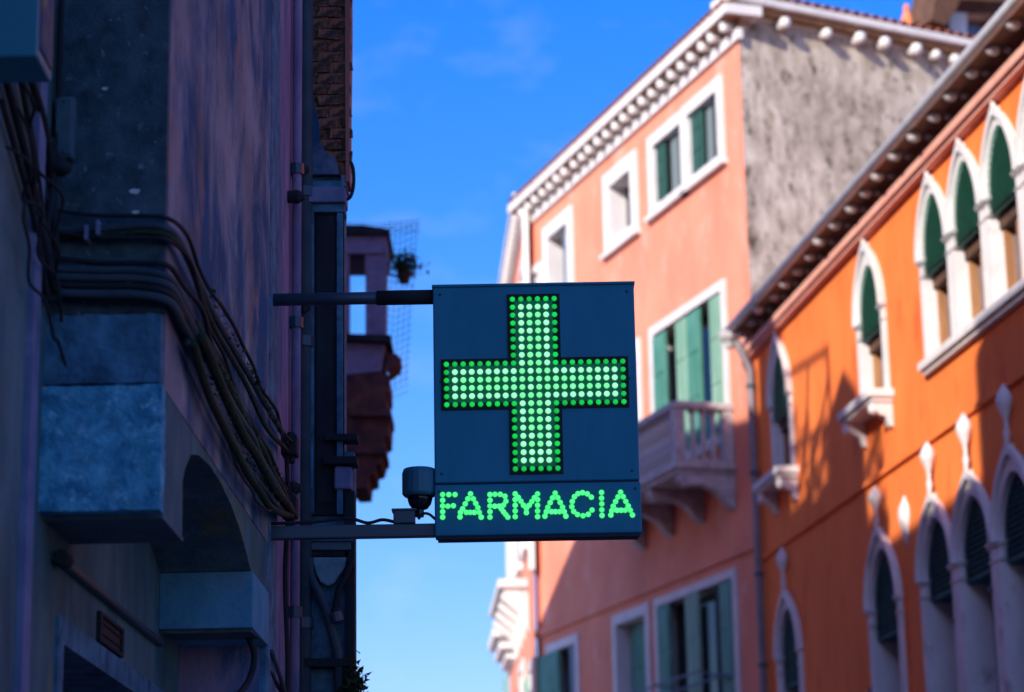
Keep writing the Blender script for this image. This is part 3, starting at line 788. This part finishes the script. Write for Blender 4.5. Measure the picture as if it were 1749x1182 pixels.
# tangle in the corner between recessed wall and front face
tgl = [
    [(3.4, -.37, 4.15), (3.15, -.36, 3.97), (3.0, -.34, 3.80), (2.95, -.33, 3.68), (2.9, -.31, 3.66)],
    [(3.6, -.36, 4.08), (3.2, -.35, 3.90), (3.0, -.33, 3.74), (2.9, -.31, 3.62)],
    [(3.6, -.355, 3.98), (3.2, -.35, 3.82), (3.02, -.36, 3.70), (2.92, -.33, 3.60), (2.9, -.30, 3.64)],
    [(3.3, -.37, 4.2), (3.05, -.35, 4.12), (2.9, -.36, 4.0), (2.88, -.33, 3.86), (2.86, -.32, 3.7)],
    [(3.0, -.40, 4.07), (2.92, -.38, 4.10), (2.88, -.37, 4.02), (2.9, -.39, 3.92), (2.95, -.37, 3.80), (2.9, -.33, 3.72)],
    [(2.95, -.37, 3.78), (2.92, -.40, 3.66), (2.9, -.37, 3.60), (2.88, -.33, 3.64), (2.9, -.35, 3.74), (2.94, -.37, 3.76)],
    [(2.84, -.405, 4.6), (2.84, -.40, 4.3), (2.85, -.405, 4.1), (2.86, -.39, 3.95)],
]
tl_ = ['topmost cable of the tangle in the left corner', 'second cable slanting down in the left corner tangle', 'lowest slanting cable of the left corner tangle', 'cable dropping steeply from the upper left corner', 'looped cable beside the black lamp', 'small ring of slack cable under the tangle', 'straight cable running up beside the junction box']
for k, p in enumerate(tgl):
    cable(p, .010 + .003 * (k % 2), 'cable', tl_[k], gD)
cable([(-.43, .02, 3.9), (-.44, .03, 3.6), (-.43, .02, 3.3), (-.46, .03, 2.9), (-.45, .02, 2.6), (-.45, .02, 2.0)], .011, 'cable', 'black cable hanging straight down the violet wall beneath the pole', 'hanging cables')
cable([(.32, -.05, 2.95), (.3, -.02, 2.86), (.32, -.04, 2.76), (.5, -.08, 2.66)], .013, 'cable', 'short black cable curving down under the arch pier', 'hanging cables')
cable([(-.05, .0, 2.84), (-.6, .02, 2.78), (-1.4, .03, 2.80), (-2.2, .03, 2.77), (-3.0, .05, 2.84)], .010, 'cable', 'slack black cable sagging across the foot of the violet wall', 'hanging cables')
cable([(-.02, .01, 2.92), (-.3, .03, 2.8), (-.6, .03, 2.66), (-.9, .03, 2.5)], .010, 'conduit', 'grey cable slanting down from the arch pier corner', 'hanging cables')
cable([(2.82, -.49, 3.72), (2.84, -.40, 3.70), (2.84, -.36, 3.66)], .02, 'cable', 'thick black cable end at the left corner', gD)
# black clamp masses where cables end
for z, lb in ((3.87, 'black cable clamp where the upper cables end'), (3.60, 'black cable clamp where the lower bundle ends')):
    o = MB().box(-.50, -.40, .0, .07, z - .05, z + .04).tube([(-.45, .04, z - .08), (-.45, .04, z + .06)], .02, 8).obj('cable_clamp', M['cable'], None, bevel=.008)
    o.matrix_world = LH.matrix_world; tag(o, lb, 'clamp')
# box sign at the upper left edge
bs = thing('box_sign', Vector((-1.25, 6.14, 0)), Vector((1, 0, 0)), 'teal box sign with a faded picture at the upper left edge', 'sign')
zb_ = (CP + ray(20, 97) * (6.14 / ray(20, 97).y)).z
MB().box(-.5, 0, 0, .2, zb_, zb_ + .9).obj('casing', M['tealpaint'], bs, bevel=.006)
MB().box(0.001, .006, .02, .18, zb_ + .03, zb_ + .86).obj('picture_panel', M['poster'], bs)
MB().tube([(-.3, .1, zb_ - .0), (-.3, .1, zb_ - .12)], .012, 8).obj('stay', M['iron'], bs)

# ================================================================== LEFT: violet house
VH = thing('violet_house', FL.w(-.0, 0, 0), FL.X, 'narrow violet plastered house with two drainpipes behind the sign poles', 'house')
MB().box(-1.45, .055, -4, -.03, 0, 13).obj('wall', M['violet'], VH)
MB().box(-.26, .05, -.1, .004, 0, 13).obj('pilaster', M['bluestone2'], VH, bevel=.01)
for u, r, mt in ((-1.02, .022, 'violet'), (-1.38, .04, 'conduit')):
    p_ = MB().tube([(u, .0, .1), (u, 0, 12.5)], r, 8).obj('drainpipe', M[mt], VH, smooth=True)
    for z in (3.2, 4.55, 5.3): MB().tube([(u, 0, z), (u, 0, z + .05)], r + .012, 8).obj('pipe_clamp', M['iron'], p_)
for u, z in ((-1.1, 5.35), (-.9, 5.15), (-1.2, 4.7), (-.8, 3.75)):
    MB().lathe((u, -.03, z), [(.03, 0), (.035, .05), (.015, .08)], 8, ax='y').obj('wall_anchor', M['cable'], VH)

# ================================================================== LEFT: brick house, its end wall faces the camera
YF = 11.42
def ff(px, py): d = ray(px, py); p = CP + d * (YF / d.y); return p.x - FXO, p.z
FXO = 0; FXO = ff(523, 500)[0]
BH = thing('brick_house', Vector((FXO, YF, 0)), Vector((1, 0, 0)), 'old house end with exposed brick above a stone ledge and dark window', 'house')
def fq(name, pts, y0, y1, mt, bev=0, par=None):
    return MB().prism([ff(*p) for p in pts], y0, y1).obj(name, M[mt], par or BH, bevel=bev)
def fb(name, x0, x1, yy0, yy1, y0, y1, mt, bev=0, par=None): return fq(name, [(x0, yy1), (x0, yy0), (x1, yy0), (x1, yy1)], y0, y1, mt, bev, par)
XR, XL = ff(597, 200)[0], -.1
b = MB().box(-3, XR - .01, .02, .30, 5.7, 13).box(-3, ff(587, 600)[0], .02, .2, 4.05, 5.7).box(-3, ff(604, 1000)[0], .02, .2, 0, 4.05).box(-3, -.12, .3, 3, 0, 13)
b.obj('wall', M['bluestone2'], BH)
fb('mortar_bed', 518, 594, -900, 300, .0, .018, 'mortar')
brk = []
for k in range(3):
    w, h, d = .053, .026, .009 + .004 * k
    q = MB(); q.box(-w, w, -d, 0, -h, h)
    q.v = [(x + random.uniform(-.007, .007), y, z + random.uniform(-.005, .005)) for x, y, z in q.v]
    brk.append(q.mesh('brick', M['brick']))
z = ff(560, 268)[1]; r_ = 0
while z < 9:
    zl = ff(560, 262)[1]
    lim = ff(max(522, 566 - (z - zl) * 95), 100)[0]
    u = (.0 if r_ % 2 else .055)
    while u < ff(590, 100)[0]:
        if u > lim - .03 and random.random() > .16:
            inst(random.choice(brk), 'brick', BH, (u, random.uniform(-.004, .006), z), (random.uniform(-.1, .1), random.uniform(-.13, .13), random.uniform(-.12, .12)))
        u += .112
    z += .058; r_ += 1
fq('plaster_remnant', [(516, 300), (516, -600), (521, -600), (524, 40), (531, 90), (529, 130), (538, 180), (546, 215), (545, 240), (556, 262), (574, 272), (580, 300)], -.024, .0, 'peel')
fq('corner_strip', [(591, 312), (590, 120), (589, -600), (598, -600), (599, 60), (597, 200), (597, 312)], -.02, .15, 'pinkedge')
fq('lower_strip', [(583, 300), (583, 318), (592, 318), (592, 300)], -.01, .2, 'lefttrim')
cap = fb('stone_ledge', 514, 592, 326, 352, -.07, .1, 'lefttrim', .008)
fb('ledge_moulding', 520, 590, 353, 366, -.04, .1, 'bluestone2', .005, cap)
fb('ledge_top', 518, 588, 312, 325, -.03, .1, 'bluestone2', .005, cap)
wd = fb('window', 524, 588, 367, 880, -.012, .019, 'darkshutter')
fb('frame', 525, 537, 367, 880, -.05, -.013, 'bluestone2', .003, wd)
fb('frame', 576, 586, 367, 880, -.035, -.013, 'bluestone2', .003, wd)
fb('shutter', 541, 570, 372, 860, -.02, -.013, 'darkshutter', .003, wd)
fb('sill', 556, 612, 745, 756, -.06, .05, 'cable', .004)
fb('sill', 552, 612, 784, 797, -.07, .05, 'cable', .004)
fb('stone_block', 572, 602, 800, 838, -.05, .05, 'lefttrim', .01)
fb('pilaster', 590, 606, 840, 1300, -.02, .1, 'darkshutter')
lc = fb('lower_ledge', 520, 604, 918, 927, -.05, .05, 'bluestone2', .004)
fb('ledge_moulding', 526, 600, 928, 941, -.035, .05, 'teal', .004, lc)
fb('ledge_moulding', 530, 596, 942, 951, -.02, .05, 'darkshutter', .003, lc)
fq('shield_panel', [(534, 954), (592, 954), (590, 972), (580, 985), (572, 998), (560, 1003), (548, 996), (540, 980)], -.04, .0, 'tealpale', .006)
pts = [(530, 955), (531, 985), (545, 1015), (558, 1045), (568, 1080), (578, 1120), (582, 1200)]
MB().tube(smooth_path([(ff(*p)[0], -.05, ff(*p)[1]) for p in pts]), .021, 10).obj('slanting_pipe', M['conduit'], BH, smooth=True)
pts = [(602, 960), (592, 985), (580, 1008), (574, 1040), (566, 1060)]
MB().tube(smooth_path([(ff(*p)[0], -.04, ff(*p)[1]) for p in pts]), .016, 8).obj('iron_bracket', M['cable'], BH, smooth=True)
MB().tube([(ff(575, 1050)[0], -.07, ff(575, 1050)[1]), (ff(579, 1066)[0], -.07, ff(579, 1066)[1])], .03, 10).obj('pipe_clamp', M['iron'], BH)
pts = [(590, 274), (597, 275), (602, 284), (604, 300), (603, 322), (597, 338), (586, 341)]
MB().tube(smooth_path([(ff(*p)[0], .0, ff(*p)[1]) for p in pts]), .009, 8).obj('pipe_loop', M['cable'], BH, smooth=True)
fb('door_lintel', 522, 604, 1128, 1142, -.08, .1, 'cable', .004)
lf = MB()
for i in range(500):
    x, z = ff(random.gauss(603, 8), random.gauss(1176, 18))
    c = Vector((x, random.gauss(0, .03), z)); n = len(lf.v)
    for q in range(3): lf.v.append(tuple(c + Vector((random.gauss(0, .016), random.gauss(0, .016), random.gauss(0, .012)))))
    lf.f.append((n, n + 1, n + 2))
sp = thing('wall_plant', Vector((FXO, YF - .06, 0)), Vector((1, 0, 0)), 'dark leafy plant at the foot of the brick house edge', 'plant')
o = lf.obj('foliage', M['leaf'], sp); o['kind'] = 'stuff'
x, z = ff(600, 1190); MB().tube([(x, 0, z - .1), (x + .01, .0, z + .06)], .008, 6).obj('stem', M['darkwood'], sp)

# ================================================================== LEFT: house with open bay, farther down the street
YB = 24.0
def fr(px, py, Y=YB): d = ray(px, py); p = CP + d * (Y / d.y); return p.x, p.z
BX = fr(590, 500)[0]
HB = thing('bay_house', Vector((BX, YB, 0)), Vector((1, 0, 0)), 'shadowed house with an open roofed bay and brick corbel over the street', 'house')
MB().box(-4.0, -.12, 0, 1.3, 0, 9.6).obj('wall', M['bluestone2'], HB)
def bq(name, pts, y0, y1, mt, bev=0):
    lp = [(fr(*p)[0] - BX, fr(*p)[1]) for p in pts]
    b = MB().prism(lp, y0, y1); return b.obj(name, M[mt], bay if name != 'bay' else HB, bevel=bev)
bay = None
bay = bq('bay', [(588, 388), (588, 404), (664, 404), (666, 395), (620, 388)], -.08, .9, 'darkshutter')
bq('lintel', [(588, 405), (588, 434), (660, 434), (660, 405)], -.03, .8, 'lefttrim')
bq('inner_post', [(586, 434), (586, 572), (596, 572), (596, 434)], 0, .2, 'violet')
bq('outer_post', [(624, 434), (624, 576), (657, 576), (660, 434)], 0, .35, 'lefttrim')
bq('parapet_cap', [(588, 574), (588, 585), (668, 588), (668, 576)], -.1, .9, 'darkshutter')
bq('parapet', [(588, 585), (588, 640), (650, 634), (658, 588)], 0, .8, 'lefttrim')
bq('side_ornament', [(656, 590), (664, 600), (676, 600), (684, 608), (680, 618), (668, 628), (662, 632)], .1, .5, 'brickdark')
bq('brick_corbel', [(588, 641), (651, 636), (664, 640), (664, 668), (659, 670), (660, 702), (665, 704), (663, 742), (656, 745), (655, 772), (650, 790), (640, 793), (640, 808), (629, 812), (627, 832), (606, 833), (588, 815)], .02, .8, 'brickdark')
bq('corbel_step', [(600, 700), (600, 712), (668, 712), (668, 700)], -.06, .7, 'brickdark')
bq('corbel_step', [(600, 764), (600, 776), (659, 776), (659, 764)], -.04, .7, 'brickdark')
# hanging plant
hp = thing('hanging_plant', Vector((fr(688, 455)[0], YB + .3, fr(688, 470)[1])), Vector((1, 0, 0)), 'small dark potted plant hanging beside the open bay', 'plant')
MB().lathe((0, 0, 0), [(.05, 0), (.075, .11), (.08, .12)], 10).obj('pot', M['pot'], hp)
lf = MB()
for i in range(420):
    c = Vector((random.gauss(0, .075), random.gauss(0, .07), .20 + random.gauss(0, .06)))
    n = len(lf.v)
    for q in range(3): lf.v.append(tuple(c + Vector((random.gauss(0, .025), random.gauss(0, .02), random.gauss(0, .02)))))
    lf.f.append((n, n + 1, n + 2))
o = lf.obj('foliage', M['leaf'], hp); o['kind'] = 'stuff'
# bird net around the bay
def net_line(pts): return [Vector((fr(*p, YB + .5)[0], YB + .5 + .15 * math.sin(i * 1.7), fr(*p, YB + .5)[1])) for i, p in enumerate(pts)]
nb_ = MB()
for k in range(6):
    x = 655 + k * 9
    nb_.tube(net_line([(x + 12, 378 + k % 2), (x + 8, 450), (x, 520), (x - 3, 600), (x - 8, 680 - k * 6)]), .004, 4)
for k in range(26):
    y = 384 + k * 11.5; sh_ = -(y - 380) * .045
    nb_.tube(net_line([(655 + sh_, y), (680 + sh_, y + 3), (714 + sh_ * 1.2, y - 2)]), .0032, 4)
for k in range(4):
    nb_.tube(net_line([(592, 380 + k * 4), (640, 376 + k * 5), (718, 377 + k * 7)]), .004, 4)
o = nb_.obj('bird_net', M['net']); tag(o, 'thin blue netting hanging from the open bay against the sky', 'net')

# ================================================================== PHARMACY SIGN
FS = Fac(743, 900, 10, 90)
SX = Vector((1, 0, 0))
SG = thing('pharmacy_sign', Vector((FS.o.x, 10, 3.38)), SX, 'blue double sided pharmacy sign with lit green cross and FARMACIA lettering', 'sign')
SW, SH, SD = .85, 1.068, .11
MB().box(0, SW, .004, SD, .222, SH).obj('cross_panel', M['signface'], SG, bevel=.006)
MB().box(0.003, SW - .003, .012, SD - .012, .212, .224).obj('seam', M['signdark'], SG)
MB().box(-.001, SW + .003, .0, SD, .0, .214).obj('text_panel', M['signface'], SG, bevel=.006)
MB().box(.01, SW - .01, .01, SD - .01, -.012, .002).obj('bottom_tray', M['signdark'], SG)
MB().box(-.004, SW + .004, -.004, SD + .003, SH - .004, SH + .008).obj('top_cap', M['signface'], SG, bevel=.003)
scr = MB().lathe((0, 0, 0), [(.006, 0), (.006, -.0015), (.004, -.0035), (.001, -.004)], 10, ax='y').mesh('screw', M['iron'], True)
for u, z in ((.03, .26), (SW - .03, .26), (.03, SH - .035), (SW - .03, SH - .035), (.03, .655), (SW - .03, .655)): inst(scr, 'screw', SG, (u, .004, z))
for u in (.02, SW - .02): inst(scr, 'screw', SG, (u, .0, .185))
px0, pz = .0352, .03475
cx, cz = FS.P(913.7, 654.5); cz -= 3.38
cb = MB()
def plus(h1, h2):
    return [(-h1, -h2), (-h1, h2), (-h2, h2), (-h2, h1), (h2, h1), (h2, h2), (h1, h2), (h1, -h2), (h2, -h2), (h2, -h1), (-h2, -h1), (-h2, -h2)]
cross = MB().prism([(cx + a * px0, cz + b * pz) for a, b in plus(11.15, 3.15)], -.002, .004).obj('led_cross', M['boardedge'], SG)
MB().prism([(cx + a * px0, cz + b * pz) for a, b in plus(10.3, 2.3)], -.0045, -.002).obj('circuit_board', M['board'], cross)
def dome(r, h, mt, name='led'):
    return MB().lathe((0, 0, 0), [(r, 0), (r, -.3 * h), (r * .9, -.62 * h), (r * .68, -.85 * h), (r * .35, -.97 * h), (r * .08, -h)], 14, ax='y').mesh(name, mt, True)
dm = {k: dome(.0128 if k != 'ledg' else .0118, .008, M[k]) for k in ('led', 'led2', 'ledg')}
for i in range(22):
    for j in range(22):
        a, b = i - 10.5, j - 10.5
        if not (abs(a) < 3 or abs(b) < 3): continue
        ina = abs(a) < 10 and abs(b) < 2; inb = abs(b) < 10 and abs(a) < 2
        if not (ina or inb): k = 'ledg'
        else:
            edge = (ina and not inb and (abs(b) > 1 or abs(a) > 9)) or (inb and not ina and (abs(a) > 1 or abs(b) > 9))
            k = 'led' if edge or random.random() < .12 else 'led2'
        inst(dm[k], 'led', cross, (cx + a * px0, -.0045 if k != 'ledg' else -.002, cz + b * pz))
dots = {
 'F': [(138, 948), (138, 972), (138, 996), (138, 1020), (138, 1043), (164, 948), (190, 948), (160, 997), (183, 995)],
 'A': [(255, 945), (244, 966), (233, 987), (222, 1008), (213, 1023), (211, 1042), (267, 966), (277, 985), (286, 1003), (292, 1023), (300, 1043), (238, 1023), (254, 1023), (271, 1023)],
 'R': [(337, 948), (337, 972), (337, 996), (337, 1020), (337, 1043), (358, 947), (380, 947), (400, 955), (404, 976), (394, 992), (376, 997), (357, 997), (385, 1008), (394, 1021), (403, 1032), (412, 1043)],
 'M': [(443, 945), (443, 969), (443, 993), (443, 1017), (443, 1041), (537, 945), (537, 969), (537, 993), (537, 1017), (537, 1041), (456, 960), (467, 976), (478, 993), (490, 1006), (490, 1024), (502, 993), (513, 977), (524, 961)],
 'A2': [(611, 942), (600, 962), (590, 982), (580, 1002), (574, 1020), (568, 1039), (622, 961), (632, 981), (642, 1001), (649, 1020), (656, 1039), (596, 1020), (612, 1020), (629, 1020)],
 'C': [(763, 959), (746, 945), (726, 940), (707, 944), (692, 957), (683, 977), (681, 999), (689, 1019), (705, 1032), (728, 1037), (750, 1031), (766, 1013)],
 'I': [(806, 939), (806, 963), (807, 987), (807, 1012), (808, 1036)],
 'A3': [(886, 938), (875, 958), (865, 977), (855, 997), (849, 1016), (845, 1034), (897, 957), (908, 977), (918, 996), (927, 1014), (936, 1034), (871, 1014), (888, 1014), (905, 1014)]}
ld = dome(.0118, .008, M['ledt'])
for key, ps in dots.items():
    xs = []
    for x, y in ps:
        u, z = FS.P(700 + x / 2.462, 460 + y / 2.462); xs.append((u, z - 3.38))
    x0, x1 = min(a for a, _ in xs), max(a for a, _ in xs); z0, z1 = min(b for _, b in xs), max(b for _, b in xs)
    bd_ = MB()
    for (u, z) in xs: bd_.lathe((u, 0, z), [(.0135, .0), (.0135, -.0015)], 10, ax='y')
    L_ = bd_.obj('letter', M['board'], SG, label='letter ' + key[0] + ' in green dots')
    for (u, z) in xs: inst(ld, 'letter_led', L_, (u, -.0015, z))
# poles
pw = thing('sign_pole', Vector((FS.o.x, 10.055, FS.P(700, 502)[1])), SX, 'upper round steel pole carrying the pharmacy sign', 'pole', 'poles carrying the pharmacy sign')
MB().tube([(-.70, 0, 0), (-.0, 0, 0)], .027, 14).obj('tube', M['iron'], pw, smooth=True)
MB().tube([(-.24, 0, 0), (-.001, 0, 0)], .032, 14).obj('sleeve', M['cable'], pw, smooth=True)
MB().box(-.72, -.70, -.05, .05, -.06, .06).obj('wall_plate', M['iron'], pw)
pw = thing('sign_pole', Vector((FS.o.x, 10.055, FS.P(700, 903)[1])), SX, 'lower square steel bar under the security camera', 'pole', 'poles carrying the pharmacy sign')
MB().box(-.70, 0, -.025, .025, -.027, .027).obj('bar', M['iron'], pw, bevel=.004)
MB().box(-.72, -.70, -.05, .05, -.06, .06).obj('wall_plate', M['iron'], pw)
# fine cable on the lower bar
z0 = FS.P(700, 888)[1]
o = MB().tube(smooth_path([(-.68, 10.03, z0 - .0), (-.5, 10.03, z0 + .004), (-.36, 10.03, z0 + .016), (-.28, 10.03, z0 - .004), (-.22, 10.04, z0 + .01), (-.17, 10.04, z0)]), .007, 6).obj('thin_cable', M['cable'], None, smooth=True)
o.location.x = FS.o.x; tag(o, 'thin black cable lying along the lower sign bar', 'cable')
o = MB().tube(smooth_path([(-.07, 10.04, z0 + .01), (-.05, 10.03, z0 + .03), (-.025, 10.03, z0 + .028), (-.0, 10.05, z0 + .01)]), .006, 6).obj('thin_cable', M['cable'], None, smooth=True)
o.location.x = FS.o.x; tag(o, 'short looped cable between the camera box and the sign', 'cable')
# security camera + box
sc_ = thing('security_camera', Vector((FS.o.x - .065, 10.05, FS.P(712, 845)[1])), SX, 'grey dome security camera mounted on the left edge of the sign', 'camera')
MB().lathe((0, 0, 0), [(.062, 0), (.072, .012), (.072, .10), (.066, .118), (.03, .122)], 20).obj('housing', M['cctv'], sc_, smooth=False, bevel=.004)
MB().lathe((.002, 0, -.058), [(.01, 0), (.032, .008), (.046, .026), (.052, .048), (.052, .06)], 20).obj('dome', M['dome'], sc_, smooth=True)
MB().tube([(.03, 0, .02), (.07, 0, .03)], .022, 10).obj('mount', M['cctv'], sc_)
MB().tube([(0, 0, -.05), (.0, 0, -.085)], .018, 8).obj('lens_cover', M['dome'], sc_)
jb = thing('power_box', Vector((FS.o.x - .128, 10.05, FS.P(690, 892)[1])), SX, 'small dark box sitting on the lower bar left of the sign', 'box')
MB().box(-.045, .045, -.03, .03, 0, .058).obj('casing', M['iron'], jb, bevel=.004)
MB().box(-.052, .052, -.036, .036, .052, .062).obj('lid', M['iron'], jb, bevel=.003)

# ================================================================== houses across the street that throw the shadows (left of the frame)
XC = -5.2
def back(P):
    t = (P.x - XC) / (-S.x); return P + S * t
def opp_house(tops, depth, label, mt='plainwall'):
    P_ = [back(f_.w(u, z)) for f_, u, z in tops]
    t = thing('opposite_house', Vector((XC, P_[0].y, 0)), Vector((1, 0, 0)), label, 'house', 'houses in shade on the left side of the street')
    lp = [(p.y - P_[0].y, p.z) for p in P_]
    lp = [(lp[0][0], 0)] + lp + [(lp[-1][0], 0)]
    b = MB(); n = len(lp)
    lo_ = min(p.z for p in P_ if p.z > 9) - .3
    for x in (0, -.35):
        for y, z in lp: b.v.append((x, y, z))
    for q in tessellate_polygon([[Vector((y, z, 0)) for y, z in lp]]):
        b.f.append(tuple(q)); b.f.append(tuple(n + i for i in q))
    for i in range(n):
        j = (i + 1) % n; b.f.append((i, j, n + j, n + i))
    b.box(-depth, -.36, min(y for y, z in lp), max(y for y, z in lp), 0, lo_)
    b.obj('wall', M[mt], t)
    b = MB(); y0 = min(y for y, z in lp); y1 = max(y for y, z in lp)
    for k in range(int((y1 - y0) / 1.6)):
        for z in (3.5, 7.0, 9.6):
            b = MB().box(0, .05, y0 + .5 + k * 1.6, y0 + 1.2 + k * 1.6, z, z + 1.3)
            b.obj('shutter', M['green'], t)
    return t
o1 = opp_house([(FO, -20, 8.7), (FO, -10.95, 8.7), (FO, -10.9, 7.05)], 3, 'rose house on the left side, nearest of the shaded row')
o2 = opp_house([(FO, -10.88, 7.05), (FO, -6.9, 7.0), (FO, -6.7, 7.0)], 3, 'low rose house on the left side, second of the shaded row')
o3 = opp_house([(FO, -5.95, 7.1), (FO, -5.9, 9.0), (FO, -5.6, 9.35), (FO, -5.1, 9.7), (FO, -4.6, 9.35), (FO, -4.5, 7.9)], 2.0, 'gabled rose house on the left side beside the roof terrace')
o4 = opp_house([(FO, -6.7, 7.0), (FO, -4.8, 7.1), (FO, -4.75, 8.2), (FO, -2.0, 8.25)], 3, 'rose house on the left side carrying a roof terrace')
o5 = opp_house([(FO, -2.0, 9.9), (FO, -1.9, 9.6), (FO, -1.85, 11.5), (FO, -.75, 11.5), (FO, -.7, 10.2), (FP, .2, 10.2), (FP, 4.6, 10.7), (FP, 8.5, 9.65), (FP, 10.46, 8.42), (FP, 10.6, 4)], 2.2, 'long rose house on the left side, farthest of the shaded row')
# roof terrace frame and planters
def seg(parent, a, b, r=.05, name='post'):
    pa, pb = back(FO.w(*a)), back(FO.w(*b)); inv = parent.matrix_world.inverted()
    MB().tube([inv @ pa, inv @ pb], r, 6).obj(name, M['darkwood'], parent)
tr = thing('roof_terrace', back(FO.w(-3.2, 7.9)), Vector((1, 0, 0)), 'timber roof terrace frame on the house left of the street', 'terrace')
for a, b in (((-2.3, 10.33), (-4.4, 10.15)), ((-4.35, 10.2), (-4.35, 7.9)), ((-2.2, 10.3), (-2.2, 7.9)), ((-4.35, 9.75), (-2.9, 8.4)), ((-2.2, 9.2), (-4.35, 9.1)), ((-3.3, 10.2), (-3.0, 9.1))):
    seg(tr, a, b)
def planter(u0, u1, z0, z1, n, seedlabel):
    t = thing('planter', back(FO.w((u0 + u1) / 2, z0)), Vector((1, 0, 0)), seedlabel, 'plant')
    inv = t.matrix_world.inverted()
    MB().box(-.2, .2, -.4, .4, 0, .3).obj('trough', M['pot'], t)
    lf = MB()
    cl = [(random.uniform(u0, u1), random.uniform(z0, z1), random.uniform(.10, .22)) for _ in range(n)]
    for cu_, cz_, rr in cl:
        for q in range(34):
            c = inv @ back(FO.w(cu_ + random.gauss(0, rr * .5), cz_ + random.gauss(0, rr * .6)))
            m_ = len(lf.v)
            for e in range(3): lf.v.append(tuple(c + Vector((random.gauss(0, .05), random.gauss(0, .05), random.gauss(0, .05)))))
            lf.f.append((m_, m_ + 1, m_ + 2))
    o = lf.obj('foliage', M['leaf'], t); o['kind'] = 'stuff'
planter(-2.0, -3.3, 7.9, 9.6, 20, 'leafy shrub on the roof terrace nearer its far end')
planter(-3.2, -4.6, 7.9, 9.2, 40, 'dense leafy shrub on the roof terrace at its near end')
planter(-5.9, -6.7, 7.0, 8.6, 13, 'leafy shrub between the gabled house and the low house')

SC.render.film_transparent = False
